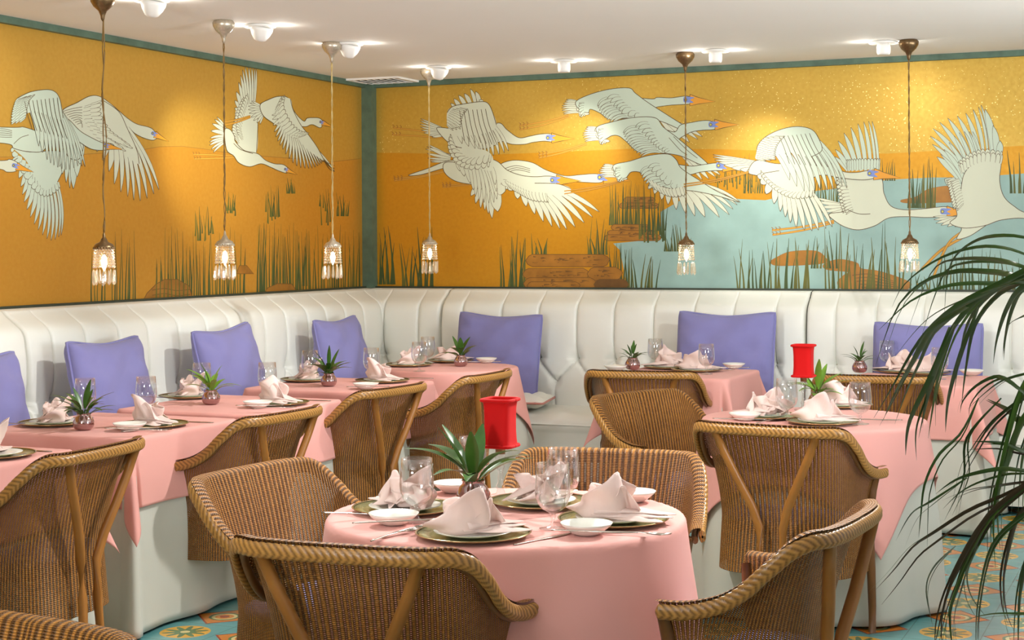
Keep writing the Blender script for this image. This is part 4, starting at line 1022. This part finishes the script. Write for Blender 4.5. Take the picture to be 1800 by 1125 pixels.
def table(name, kind, a, loc, rz, half, crot, seed, where, ripw=.034, pinkamp=.034):
    root = empty('dining_table', (loc[0], loc[1], 0), f'{"round" if kind == "round" else "square"} dining table hidden under its cloths, {where}', 'table', None, rz)
    b = MB()
    if kind == 'round': b.lathe([(a - .012, TOPZ - .03), (a - .004, TOPZ - .026), (a - .004, TOPZ - .006), (a - .01, TOPZ - .003)], 48)
    else: b.box((-a + .006, -a + .006, TOPZ - .032), (a - .006, a - .006, TOPZ - .003))
    b.build('tabletop', M['wood'], root, False)
    b = MB(); b.lathe([(.05, .03), (.04, .06), (.035, .3), (.045, .6), (.08, TOPZ - .031)], 20); b.build('pedestal', M['wood'], root)
    b = MB(); b.lathe([(.22, 0), (.22, .015), (.12, .028), (.05, .032)], 28); b.build('base', M['wood'], root)
    # white under-cloth to the floor
    b = MB(); NS = 220; ring = []
    if kind == 'round': ring = [Vector((math.cos(2 * math.pi * i / NS), math.sin(2 * math.pi * i / NS))) for i in range(NS)]
    drops = [i / 26 for i in range(27)]; vs = []; fs = []
    def bpoint(i):
        if kind == 'round': return Vector((0, 0)), ring[i], a
        rc = .03; h = a - rc; per = 8 * h + 2 * math.pi * rc * 3; q = per / 4; s = (i / NS) * per; sd = int(s // q); s -= sd * q
        arc = q - 2 * h; sd %= 4
        if s < 2 * h: c = Vector((h, -h + s)); n = Vector((1, 0))
        else: an = (s - 2 * h) / arc * math.pi / 2; c = Vector((h, h)); n = Vector((math.cos(an), math.sin(an)))
        R2 = Matrix.Rotation(sd * math.pi / 2, 2); return R2 @ c, R2 @ n, rc
    for dd in drops:
        for i in range(NS):
            c, n, rc = bpoint(i); pp = drape(kind, a, c + n * (rc + .002 + dd * (TOPZ + .002)), seed, .001, .07 if kind == 'round' else .022, ripw, TOPZ, True)
            vs.append(pp)
    for j in range(26):
        for i in range(NS): i2 = (i + 1) % NS; fs.append((j * NS + i, j * NS + i2, (j + 1) * NS + i2, (j + 1) * NS + i))
    vs2 = vs; fs.append(tuple(range(NS)))
    b.add(vs2, fs); o = b.build('white_tablecloth', M['white'], loc=(loc[0], loc[1], 0)); o.rotation_euler = (0, 0, rz)
    tag(o, f'white floor-length tablecloth, {where}', 'tablecloth')
    mod(o, 'SOLIDIFY', thickness=.0012, offset=-1)
    # pink square overlay
    b = MB(); n = 120; R2 = Matrix.Rotation(crot, 2)
    b.grid(n, n, lambda u, v: drape(kind, a, R2 @ Vector(((u * 2 - 1) * half, (v * 2 - 1) * half)), seed, .007, .13 if kind == 'round' else .05, pinkamp, TOPZ + .004))
    o = b.build('pink_overlay_cloth', M['pink'], loc=(loc[0], loc[1], 0)); o.rotation_euler = (0, 0, rz)
    tag(o, f'pink square overlay cloth with hanging corners, {where}', 'tablecloth')
    mod(o, 'SOLIDIFY', thickness=.0018, offset=1)
    return root
WH = {'A': 'table at the left edge', 'B': 'second left-wall table', 'C': 'third left-wall table', 'D': 'fourth left-wall table', 'E': 'round corner table',
      'F': 'square back-wall table', 'G': 'back-wall table behind the palm', 'H': 'middle round table', 'R': 'foreground round table'}
table('A', 'sq', .36, (1.20, -5.43), 0, .36 + .27, 0, 1.0, WH['A'])
table('B', 'sq', .36, (1.19, -4.36), 0, .36 + .27, 0, 2.0, WH['B'])
table('C', 'sq', .36, (1.19, -3.48), 0, .36 + .27, 0, 3.3, WH['C'])
table('D', 'sq', .355, (1.16, -2.42), 0, .36 + .27, 0, 4.1, WH['D'])
table('E', 'round', .375, (1.20, -1.17), 0, .60, math.radians(-20), 5.0, WH['E'])
table('F', 'sq', .33, (2.61, -1.105), 0, .33 + .28, 0, 6.2, WH['F'])
table('G', 'sq', .33, (3.89, -1.105), 0, .33 + .28, 0, 7.7, WH['G'])
table('H', 'round', .44, (3.80, -3.15), 0, 0.66, math.radians(-5), 8.4, WH['H'], .034, .030)
table('R', 'round', .465, (3.56, -5.76), 0, .74, math.radians(-25), 9.5, WH['R'], .030, .026)
# ------------------------------------------------------------------ tableware prototypes
TZ = TOPZ + 0.0065
def lathe_obj(name, prof, mat, parent=None, seg=32, cap=False, sy=1.0):
    b = MB(); b.lathe(prof, seg, 0, (0, 0, 0), cap, sy); return b.build(name, mat, parent)
def mk_charger():
    r = empty('charger_plate', (0, 0, 0), 'x', 'plate')
    lathe_obj('charger', [(0.001, 0.0), (.09, 0.0), (.11, .003), (.142, .011), (.1425, .0125), (.108, .0065), (.088, .0035), (.001, .0035)], M['charger'], r, 48)
    lathe_obj('gilt_edge', [(.1395, .0102), (.1435, .0118), (.1455, .0135), (.1440, .0150), (.1400, .0132)], M['chargerrim'], r, 48)
    return r
def mk_plate():
    r = lathe_obj('dinner_plate', [(.001, .0), (.055, 0), (.07, .004), (.098, .012), (.099, .0135), (.07, .007), (.055, .004), (.001, .004)], M['china'], None, 44)
    return tag(r, 'x', 'plate')
def mk_dish():
    r = lathe_obj('bread_dish', [(.001, .0), (.026, .0), (.040, .007), (.060, .023), (.066, .031), (.064, .031), (.040, .012), (.025, .005), (.001, .004)], M['china'], None, 36)
    return tag(r, 'x', 'dish')
def mk_knife(L=.21):
    b = MB(); n = 10; top = []
    prof = [(0, .004), (.01, .0048), (.05, .0048), (.085, .0040), (.095, .0060), (.13, .0095), (.17, .0095), (.195, .0065), (.21, .001)]
    v = []
    for x, h in prof:
        x = x * L / .21
        for y, z in ((-h, .001), (0, .0035), (h, .001), (0, 0)): v.append((x - L / 2, y, z))
    f = []
    for i in range(len(prof) - 1):
        for k in range(4): k2 = (k + 1) % 4; f.append((i * 4 + k, i * 4 + k2, i * 4 + 4 + k2, i * 4 + 4 + k))
    f += [(3, 2, 1, 0), tuple(len(v) - 4 + k for k in range(4))]
    b.add(v, f); return tag(b.build('table_knife', M['silver']), 'x', 'knife')
def mk_fork():
    b = MB(); L = .195
    prof = [(0, .004), (.01, .0055), (.06, .0035), (.115, .0025), (.13, .008), (.148, .0115)]
    v = []
    for x, h in prof:
        for y, z in ((-h, .002), (0, .0045), (h, .002), (0, .0005)): v.append((x - L / 2, y, z + .006 * math.sin(x / .195 * math.pi)))
    f = []
    for i in range(len(prof) - 1):
        for k in range(4): k2 = (k + 1) % 4; f.append((i * 4 + k, i * 4 + k2, i * 4 + 4 + k2, i * 4 + 4 + k))
    f += [(3, 2, 1, 0), tuple(len(v) - 4 + k for k in range(4))]
    b.add(v, f)
    for y in (-.009, -.003, .003, .009): b.tube([(.148 - L / 2, y, .007), (.17 - L / 2, y, .006), (.195 - L / 2, y, .0085)], [.0017, .0016, .0008], 5)
    return tag(b.build('fork', M['silver']), 'x', 'fork')
def mk_goblet():
    r = lathe_obj('stemmed_goblet', [(.001, .001), (.032, .0012), (.036, .002), (.035, .0035), (.012, .007), (.0055, .014), (.005, .026), (.0085, .033), (.006, .038), (.011, .043), (.026, .051), (.038, .064), (.0445, .082), (.0455, .102), (.0435, .132), (.0405, .168), (.0397, .168), (.0427, .132), (.0446, .102), (.0436, .083), (.037, .066), (.025, .054), (.008, .048), (.001, .047)], M['glass'], None, 32)
    return tag(r, 'x', 'glass')
def mk_vase():
    r = empty('vase_plant', (0, 0, 0), 'x', 'plant')
    lathe_obj('glass_vase', [(.001, 0), (.026, .001), (.036, .008), (.0415, .022), (.041, .036), (.033, .052), (.026, .060), (.027, .066), (.029, .067), (.026, .0665), (.024, .060), (.031, .051), (.0385, .036), (.039, .022), (.034, .010), (.024, .004), (.001, .003)], M['vase'], r, 32)
    return r
def leafmesh(b, p0, d, up, L, wd, droop, seed, m=0, n=9, fold=.25):
    side_ = d.cross(up).normalized(); v = []; f = []
    for i in range(n + 1):
        t = i / n; c = p0 + d * (L * t) + up * (L * (droop[0] * t - droop[1] * t * t)); h = wd * (math.sin(math.pi * min(1, t * .93 + .04)) ** .8) * (1 - .25 * t)
        h = max(h, .0006)
        nrm = up
        v += [c - side_ * h + nrm * h * fold, c, c + side_ * h + nrm * h * fold]
    for i in range(n): a = i * 3; f += [(a, a + 1, a + 4, a + 3), (a + 1, a + 2, a + 5, a + 4)]
    b.add(v, f, m)
def mk_foliage(style, root, seed):
    rs = random.Random(seed); b = MB(); base = Vector((0, 0, .055))
    if style == 'spiky': N, L, wd = 22, .120, .0145
    elif style == 'light': N, L, wd = 14, .125, .017
    elif style == 'broad': N, L, wd = 11, .115, .022
    elif style == 'small': N, L, wd = 16, .085, .0105
    elif style == 'tall': N, L, wd = 15, .145, .020
    for i in range(N):
        a = i * 2.4 + rs.uniform(-.3, .3); el = rs.uniform(.15, .75) if i > 2 else rs.uniform(.9, 1.3)
        if style == 'tall': el = rs.uniform(.25, .6) if i > 3 else rs.uniform(.8, 1.2)
        d = Vector((math.cos(a) * math.cos(el), math.sin(a) * math.cos(el), math.sin(el))); sd = Vector((-math.sin(a), math.cos(a), 0)); up = sd.cross(d); up = -up if up.z < 0 else up
        b.tube([base - Vector((0, 0, .03)), base + d * .015, base + d * .03], .0018, 5)
        leafmesh(b, base + d * .02 + Vector((0, 0, rs.uniform(-.005, .02))), d, up.normalized(), L * rs.uniform(.7, 1.15), wd * rs.uniform(.8, 1.1), (.30 if el < .8 else .1, .42 if el < .8 else .15), i, 0)
    return b.build('foliage', M['leaflite' if style in ('light', 'tall') and False or style == 'light' else 'leaf'], root)

def mk_napkin(seed):
    rs = random.Random(seed); b = MB()
    # flat folded wedge lying over the plate, three layers
    for k in range(3):
        a = rs.uniform(-.12, .12) + (k - 1) * .30; ca, sa = math.cos(a), math.sin(a); L = rs.uniform(.125, .165)
        def w(u, v, k=k, ca=ca, sa=sa, L=L):
            s = u * 2 - 1; x = -.045 + (L + .045) * v; wd = .050 * (1 - v) ** .6 + .004; y = s * wd
            z = .008 + .009 * k * (1 - v * .6) + .026 * (1 - s * s) * (1 - v) ** 1.5 + .005 * math.sin(s * 5 + k * 2 + v * 4) * (1 - v)
            return (x * ca - y * sa, x * sa + y * ca, max(z, .004 + .001 * k))
        b.grid(14, 14, w)
    # big spiral band: loose rose with one high point
    turns = rs.uniform(1.25, 1.6); pk = rs.uniform(.16, .30); a0 = rs.uniform(2.2, 3.4); hp = rs.uniform(.100, .120)
    def band(u, v):
        th = a0 + u * turns * 2 * math.pi; r = .060 * (1 - u) ** .8 + .010; top = .048 + (hp - .048) * math.exp(-abs((u - pk) / .10) ** 1.5) + .022 * math.exp(-((u - .62) / .1) ** 2) + .012 * u
        edge = min(1, u * 9); z = .008 + (top * (.25 + .75 * edge)) * v ** .9
        rr = r * (1 + .28 * v * v) + .013 * math.sin(th * 3.4 + v * 4) * (.35 + v) + .0045 * math.sin(th * 8 + v * 7) * (.3 + v) + .010 * math.sin(v * 3.14) * (1 - u)
        return (-.022 + rr * math.cos(th), rr * math.sin(th) * .85, z)
    b.grid(60, 9, band)
    # sail: broad hemmed sheet leaning back with a soft point
    a = rs.uniform(-.5, .5); ca, sa = math.cos(a), math.sin(a); hs = rs.uniform(.075, .10)
    def sail(u, v):
        s = u * 2 - 1; x = .018 + .030 * s + .030 * v * v + .012 * s * s; y = s * .050 * (1 - .45 * v) - .020 * v; z = .010 + hs * v * (1 - .5 * (s + .25) ** 2)
        x += .012 * math.sin(v * 3.1 + s * 2) + .006 * math.sin(s * 7 + v * 2) * (1 - v * .6); return (x * ca - y * sa, x * sa + y * ca, z)
    b.grid(14, 12, sail)
    # long lip rolling down to one side
    a = 2.6 + rs.uniform(-.5, .5); cb, sb = math.cos(a), math.sin(a)
    def lip(u, v):
        s = u * 2 - 1; x = .010 + .115 * v; y = s * (.042 * (1 - v) + .004) + .016 * math.sin(v * 3); z = .010 + .060 * math.cos(v * 1.5) * (1 - .35 * s * s) * (1 - .25 * v)
        return (x * cb - y * sb, x * sb + y * cb, z)
    b.grid(12, 12, lip)
    o = b.build('folded_napkin', M['napkin']); mod(o, 'SOLIDIFY', thickness=.0016, offset=0)
    return tag(o, 'x', 'napkin')
def mk_lamp():
    r = empty('candle_lamp', (0, 0, 0), 'x', 'lamp')
    lathe_obj('glass_stem', [(.001, 0), (.040, .001), (.042, .006), (.014, .012), (.010, .025), (.014, .034), (.008, .045), (.007, .075), (.012, .09), (.008, .10), (.015, .112), (.016, .125), (.001, .126)], M['glass'], r, 24)
    lathe_obj('brass_holder', [(.001, .125), (.014, .126), (.015, .150), (.012, .154), (.001, .155)], M['antique'], r, 16)
    b = MB(); prof = [(.046, .148), (.041, .157), (.0385, .19), (.0385, .24), (.041, .272), (.047, .283)]
    N = 48
    def sq(u):
        a = 2 * math.pi * u; c, s_ = math.cos(a), math.sin(a); k = (abs(c) ** 5 + abs(s_) ** 5) ** (-1 / 5); return c * k, s_ * k
    b.grid(N, 10, lambda u, v: (lambda q, r_z: (q[0] * r_z[0], q[1] * r_z[0], r_z[1]))(sq(u), cr(prof, v)), closeu=True)
    o = b.build('shade', M['red'], r); mod(o, 'SOLIDIFY', thickness=.0015, offset=0)
    for z, rr in ((.150, .0455), (.281, .0465)):
        b = MB(); b.tube([(sq(i / 40)[0] * rr, sq(i / 40)[1] * rr, z) for i in range(41)], .005, 8); b.build('shade_trim', M['red'], o)
    return r
PR = dict(charger=mk_charger(), plate=mk_plate(), dish=mk_dish(), knife=mk_knife(), fork=mk_fork(), goblet=mk_goblet(), lamp=mk_lamp())
NAP = [mk_napkin(s) for s in (3, 11, 22, 35)]
GR = dict(charger='charger plates', plate='white dinner plates', dish='bread dishes', knife='table knives', fork='forks', goblet='stemmed goblets', lamp='red-shaded table lamps')
def put(kind, px, py, label, rz=0.0, dz=0.0, pos=None):
    q = pos if pos else P(px, py, TZ + dz)
    return place(PR[kind], (q[0], q[1], TZ + dz), rz, label, None, GR[kind])
def setting(t, px, py, nap, nrz, which, chg=True):
    q = P(px, py, TZ + .008)
    if chg: place(PR['charger'], (q.x, q.y, TZ), 0, f'silver-green charger under the {which} napkin, {WH[t]}', None, GR['charger'])
    place(PR['plate'], (q.x, q.y, TZ + .0045), 0, f'white plate under the {which} napkin, {WH[t]}', None, GR['plate'])
    place(NAP[nap], (q.x, q.y, TZ + .0095), math.radians(nrz), f'pale pink folded napkin, {which} one, {WH[t]}', None, 'folded pink napkins')
    return q
def plant(t, px, py, style, seed, label, sc_=1.0):
    q = P(px, py, TZ); r = mk_vase(); mk_foliage(style, r, seed); r.location = (q.x, q.y, TZ); r.rotation_euler = (0, 0, seed)
    r.scale = (sc_,) * 3; tag(r, label, 'plant', 'small plants in pink glass vases')
# foreground round table
setting('R', 712, 893, 0, 150, 'left'); setting('R', 832, 938, 1, 40, 'front'); setting('R', 950, 882, 2, 80, 'back'); setting('R', 1078, 913, 3, 0, 'right')
put('dish', 692, 922, 'white bread dish with knife, front left, foreground round table'); put('dish', 1031, 940, 'white bread dish with knife, front right, foreground round table')
put('dish', 800, 866, 'white bread dish behind the left napkin, foreground round table'); put('dish', 1112, 882, 'white bread dish behind the right napkin, foreground round table')
put('knife', 692, 917, 'butter knife across the front left bread dish, foreground table', math.radians(38), .0315); put('knife', 1045, 935, 'butter knife across the front right bread dish, foreground table', math.radians(12), .0315)
put('knife', 955, 948, 'silver knife right of the front charger, foreground round table', math.radians(70)); put('fork', 697, 942, 'silver fork left of the front charger, foreground round table', math.radians(78))
put('fork', 713, 936, 'silver fork closest to the front charger, foreground round table', math.radians(80)); put('knife', 632, 903, 'silver knife at the left rim of the foreground table', math.radians(15)); put('fork', 1112, 941, 'silver fork at the right rim of the foreground table', math.radians(8))
put('goblet', 733, 918, 'stemmed goblet in front of the left napkin, foreground table'); put('goblet', 972, 930, 'stemmed goblet right of the front napkin, foreground table')
put('goblet', 990, 897, 'stemmed goblet behind the right front goblet, foreground table'); put('goblet', 832, 870, 'stemmed goblet behind the leafy plant, foreground table')
plant('R', 832, 893, 'tall', 3, 'tall leafy green plant in a glass vase, foreground round table', 1.15)
put('lamp', 880, 875, 'red-shaded table lamp in the centre, foreground round table')
# middle round table
setting('H', 1345, 731, 0, 170, 'left'); setting('H', 1446, 741, 1, 20, 'front'); setting('H', 1475, 712, 2, -20, 'back')
put('dish', 1310, 739, 'white bread dish behind the strutted armchair, middle round table'); put('knife', 1300, 737, 'butter knife on the bread dish, middle round table', math.radians(10), .0315)
put('fork', 1352, 742, 'silver fork left of the front napkin, middle round table', math.radians(70)); put('knife', 1540, 738, 'silver knife at the right, middle round table', math.radians(10))
put('goblet', 1383, 738, 'stemmed goblet between the napkins, middle round table'); put('goblet', 1512, 746, 'stemmed goblet standing free at the right, middle round table')
plant('H', 1437, 716, 'light', 5, 'low spreading plant beside the far lamp, middle round table'); put('lamp', 1413, 722, 'red-shaded table lamp on the middle round table')
# left wall tables
for t, c1, vs_, st, c2, ds, g1, g2, pl in (('B', (95, 743), (147, 756), 'spiky', (268, 746), (228, 757), (257, 731), (150, 735), 'dark spiky plant'), ('C', (332, 696), (371, 711), 'light', (488, 708), (453, 717), (355, 700), (470, 699), 'light green leafy plant'),
                                  ('D', (540, 667), (578, 679), 'spiky', (672, 669), (643, 684), (545, 672), (653, 666), 'dark upright plant')):
    setting(t, *c1, 0, 120, 'bench-side'); setting(t, *c2, 1 if t != 'C' else 3, -30, 'chair-side')
    put('dish', *ds, f'white bread dish in front, {WH[t]}'); put('knife', ds[0] + 4, ds[1] - 4, f'butter knife on the bread dish, {WH[t]}', math.radians(25), .0315)
    put('goblet', *g1, f'stemmed goblet {"near the chair-side napkin" if t == "B" else "near the bench-side napkin"}, {WH[t]}'); put('goblet', *g2, f'stemmed goblet {"near the bench-side napkin" if t == "B" else "near the chair-side napkin"}, {WH[t]}')
    put('knife', c2[0] + 68 - (10 if t != 'B' else 0), c2[1] - 4, f'silver knife right of the chair-side plate, {WH[t]}', math.radians(5)); put('fork', ds[0] + 30, ds[1] + 2, f'silver fork beside the bread dish, {WH[t]}', math.radians(30))
    put('knife', c1[0] - 52, c1[1] + 3, f'silver knife left of the bench-side plate, {WH[t]}', math.radians(0))
    plant(t, *vs_, st, ord(t), f'{pl} in a pink glass vase, {WH[t]}')
# corner table
setting('E', 718, 641, 0, 100, 'left'); setting('E', 792, 634, 2, 60, 'right')
put('goblet', 737, 653, 'stemmed goblet in front, round corner table'); put('goblet', 752, 641, 'stemmed goblet behind, round corner table')
put('dish', 855, 638, 'white bread dish at the right, round corner table'); put('knife', 850, 636, 'butter knife on the bread dish, round corner table', .3, .0315)
plant('E', 810, 644, 'broad', 9, 'broad-leaved plant in a pink glass vase, round corner table')
# table cut off at the left edge
q = P(-12, 803, TZ); place(PR['charger'], (q.x, q.y, TZ), 0, 'silver-green charger partly cut off, table at the left edge', None, GR['charger']); place(PR['plate'], (q.x, q.y, TZ + .0045), 0, 'white plate partly cut off, table at the left edge', None, GR['plate'])
place(NAP[1], (q.x - .03, q.y, TZ + .0095), 2.0, 'pale pink folded napkin, table at the left edge', None, 'folded pink napkins'); put('knife', 50, 792, 'silver knife, table at the left edge', 0.0)
# square back-wall table
setting('F', 1175, 645, 3, 200, 'left'); setting('F', 1225, 650, 2, 10, 'right')
plant('F', 1112, 650, 'small', 12, 'small pointed plant in a pink glass vase, square back-wall table', 1.05)
put('goblet', 1152, 646, 'stemmed goblet behind the left napkin, square back-wall table'); put('goblet', 1242, 658, 'stemmed goblet at the near corner, square back-wall table')
put('dish', 1290, 648, 'white bread dish at the right, square back-wall table'); put('dish', 1082, 652, 'white bread dish at the left behind a chair, square back-wall table')
put('knife', 1285, 646, 'butter knife on the right bread dish, square back-wall table', .2, .0315); put('fork', 1262, 652, 'silver fork by the bread dish, square back-wall table', .5)
# table behind the palm
setting('G', 1580, 652, 0, 180, 'left'); setting('G', 1625, 655, 2, 30, 'right')
plant('G', 1511, 655, 'small', 14, 'small dark plant in a pink glass vase, back-wall table behind the palm')
put('goblet', 1560, 651, 'stemmed goblet behind the left napkin, back-wall table behind the palm'); put('goblet', 1652, 667, 'stemmed goblet at the near side, back-wall table behind the palm')
put('dish', 1708, 660, 'white bread dish at the right, back-wall table behind the palm'); put('fork', 1680, 663, 'silver fork by the bread dish, back-wall table behind the palm', .4)

# ------------------------------------------------------------------ palm at the right edge
palm = empty('potted_palm', PD(1990, 1000, 3.3) * 1.0, 'tall green palm with long arching blades leaning in from the right edge', 'plant')
pl = Vector((palm.location.x, palm.location.y, 0)); palm.location = pl
b = MB(); b.lathe([(.001, 0), (.16, 0), (.18, .05), (.21, .30), (.215, .34), (.20, .34), (.195, .29), (.001, .29)], 32); b.build('planter', M['terracotta'], palm)
def blade(b, pts, wpx, d0, d1, m=0, tw=0.0):
    n = 18; Q = []
    for i in range(n + 1):
        t = i / n; x, y = cr(pts, t); d = d0 + (d1 - d0) * t; Q.append(PD(x, y, d) - pl)
    v = []; f = []; view = Vector((FWX, FWY, 0))
    for i, q in enumerate(Q):
        t = i / n; tg = (Q[min(i + 1, n)] - Q[max(i - 1, 0)]).normalized(); s = tg.cross(view).normalized(); up = s.cross(tg).normalized()
        hw = wpx * 0.46 * (d0 + (d1 - d0) * t) / F * max(0.06, (min(1, .45 + t * 1.6)) * (1 - t ** 3)); c = math.cos(tw + t * .7); sn = math.sin(tw + t * .7)
        a = s * c + up * sn; nn = up * c - s * sn
        v += [q - a * hw + nn * hw * .35, q, q + a * hw + nn * hw * .35]
    for i in range(n): k = i * 3; f += [(k, k + 1, k + 4, k + 3), (k + 1, k + 2, k + 5, k + 4)]
    b.add(v, f, m)
UP = [([(1860, 440), (1800, 417), (1748, 415), (1711, 426), (1679, 452), (1665, 491), (1660, 560)], 8), ([(1880, 480), (1800, 446), (1762, 435), (1720, 434), (1669, 447), (1623, 472), (1586, 505), (1568, 540)], 7),
      ([(1880, 500), (1800, 470), (1771, 461), (1736, 456), (1690, 456), (1649, 467), (1623, 509), (1593, 590)], 11), ([(1880, 510), (1800, 489), (1771, 482), (1736, 478), (1679, 478), (1621, 498), (1575, 545), (1540, 640)], 13),
      ([(1880, 498), (1800, 496), (1748, 498), (1702, 498), (1656, 505), (1600, 530), (1545, 580)], 9), ([(1880, 440), (1800, 478), (1748, 507), (1690, 537), (1644, 572), (1609, 613), (1570, 680), (1536, 735)], 22),
      ([(1880, 445), (1800, 484), (1729, 519), (1679, 574), (1650, 632), (1628, 700), (1622, 752)], 17), ([(1880, 450), (1800, 490), (1748, 514), (1706, 563), (1688, 630), (1676, 700)], 17),
      ([(1870, 450), (1800, 505), (1773, 542), (1755, 593), (1746, 640)], 20), ([(1860, 530), (1800, 556), (1771, 576), (1762, 630)], 6), ([(1800, 490), (1716, 519), (1632, 560), (1563, 640)], 5),
      ([(1700, 540), (1640, 580), (1605, 640), (1578, 686), (1552, 740)], 18), ([(1680, 570), (1650, 640), (1632, 700), (1615, 770)], 14), ([(1670, 575), (1640, 655), (1600, 740), (1592, 800)], 12), ([(1720, 540), (1690, 620), (1668, 700), (1662, 760)], 10)]
LO = [([(1870, 640), (1800, 658), (1762, 670), (1732, 691), (1700, 720)], 7, 0), ([(1870, 730), (1800, 689), (1771, 668), (1748, 663), (1716, 679), (1693, 705), (1688, 726)], 9, 0), ([(1880, 780), (1800, 744), (1771, 721), (1736, 702)], 15, 0),
      ([(1870, 640), (1800, 698), (1748, 742), (1716, 788), (1697, 823), (1680, 905)], 12, 0), ([(1880, 810), (1800, 793), (1760, 779), (1710, 776)], 9, 0), ([(1880, 830), (1800, 827), (1760, 824), (1711, 833), (1676, 846), (1645, 868)], 9, 0),
      ([(1880, 840), (1800, 848), (1748, 855), (1702, 862), (1655, 880)], 8, 1), ([(1880, 820), (1800, 853), (1760, 873), (1702, 898), (1640, 938), (1605, 962), (1571, 1003), (1538, 1038)], 9, 1), ([(1720, 700), (1690, 760), (1650, 800), (1626, 850), (1619, 904), (1615, 945)], 6, 0),
      ([(1700, 840), (1636, 882), (1602, 904), (1575, 950)], 6, 0), ([(1680, 960), (1643, 997), (1629, 1038), (1641, 1105)], 8, 0), ([(1860, 800), (1800, 856), (1742, 904), (1708, 962), (1684, 1031), (1670, 1082), (1677, 1160)], 14, 0),
      ([(1860, 790), (1800, 853), (1735, 911), (1681, 1007), (1657, 1082), (1657, 1150)], 13, 1), ([(1860, 810), (1800, 860), (1750, 900), (1715, 950), (1667, 1040), (1640, 1150)], 9, 1), ([(1870, 830), (1800, 897), (1780, 945), (1766, 1014), (1770, 1075), (1783, 1110)], 13, 1),
      ([(1860, 660), (1800, 740), (1776, 808), (1756, 877), (1758, 966)], 24, 2), ([(1840, 620), (1800, 680), (1770, 780), (1748, 900), (1750, 1000)], 12, 2), ([(1880, 1075), (1800, 1079), (1742, 1080), (1688, 1092)], 7, 2), ([(1760, 700), (1700, 770), (1694, 843), (1660, 915)], 6, 0),
      ([(1720, 960), (1701, 1007), (1708, 1048), (1734, 1085)], 5, 0), ([(1870, 860), (1800, 905), (1745, 960), (1720, 1060), (1715, 1150)], 12, 0), ([(1880, 900), (1820, 960), (1795, 1040), (1790, 1150)], 14, 0), ([(1850, 560), (1830, 700), (1800, 800), (1790, 900)], 16, 2)]
b = MB()
for i, (pts, wpx) in enumerate(UP):
    blade(b, pts, wpx, 3.35 + .02 * (i % 5), 3.75 + .05 * (i % 4), 0, rnd(-.4, .4))
    if wpx > 10:
        ox, oy = rnd(8, 22), rnd(-6, 14); q2 = [(x + ox * k / len(pts) * 1.4, y + oy * k / len(pts) * 1.6) for k, (x, y) in enumerate(pts)]; blade(b, q2, wpx * .6, 3.38 + .02 * (i % 5), 3.8 + .05 * (i % 4), 2 if i % 3 == 0 else 0, rnd(-.5, .5))
b.tube([Vector((0, 0, .30)), Vector((.02, .0, .8)), PD(1900, 900, 3.32) - pl, PD(1960, 700, 3.33) - pl, PD(1930, 520, 3.34) - pl, PD(1878, 452, 3.35) - pl], [.012, .011, .01, .008, .007, .005], 8, 2)
b.build('upper_frond', [M['palm'], M['palmdark'], M['palmlite']], palm)
b = MB()
for i, (pts, wpx, m) in enumerate(LO):
    blade(b, pts, wpx, 3.30 + .02 * (i % 5), 3.5 + .06 * (i % 4), m, rnd(-.5, .5))
    for e in range(2 if wpx > 8 else 1):
        ox, oy = rnd(-16, 18), rnd(-10, 22); q2 = [(x + ox * k / len(pts) * 1.3, y + oy * k / len(pts) * 1.5) for k, (x, y) in enumerate(pts)]; blade(b, q2, wpx * .55, 3.33 + .02 * (i % 5), 3.55 + .05 * (i % 4), (m + e) % 3, rnd(-.6, .6))
b.tube([Vector((0, 0, .30)), Vector((.0, .01, .6)), PD(1940, 900, 3.31) - pl, PD(1890, 840, 3.31) - pl, PD(1862, 800, 3.32) - pl], [.012, .011, .01, .008, .006], 8, 2)
b.tube([Vector((0.01, 0, .30)), Vector((.02, .01, .7)), PD(1930, 760, 3.31) - pl, PD(1868, 640, 3.32) - pl], [.012, .01, .008, .006], 8, 2)
b.build('lower_frond', [M['palm'], M['palmdark'], M['palmlite']], palm)
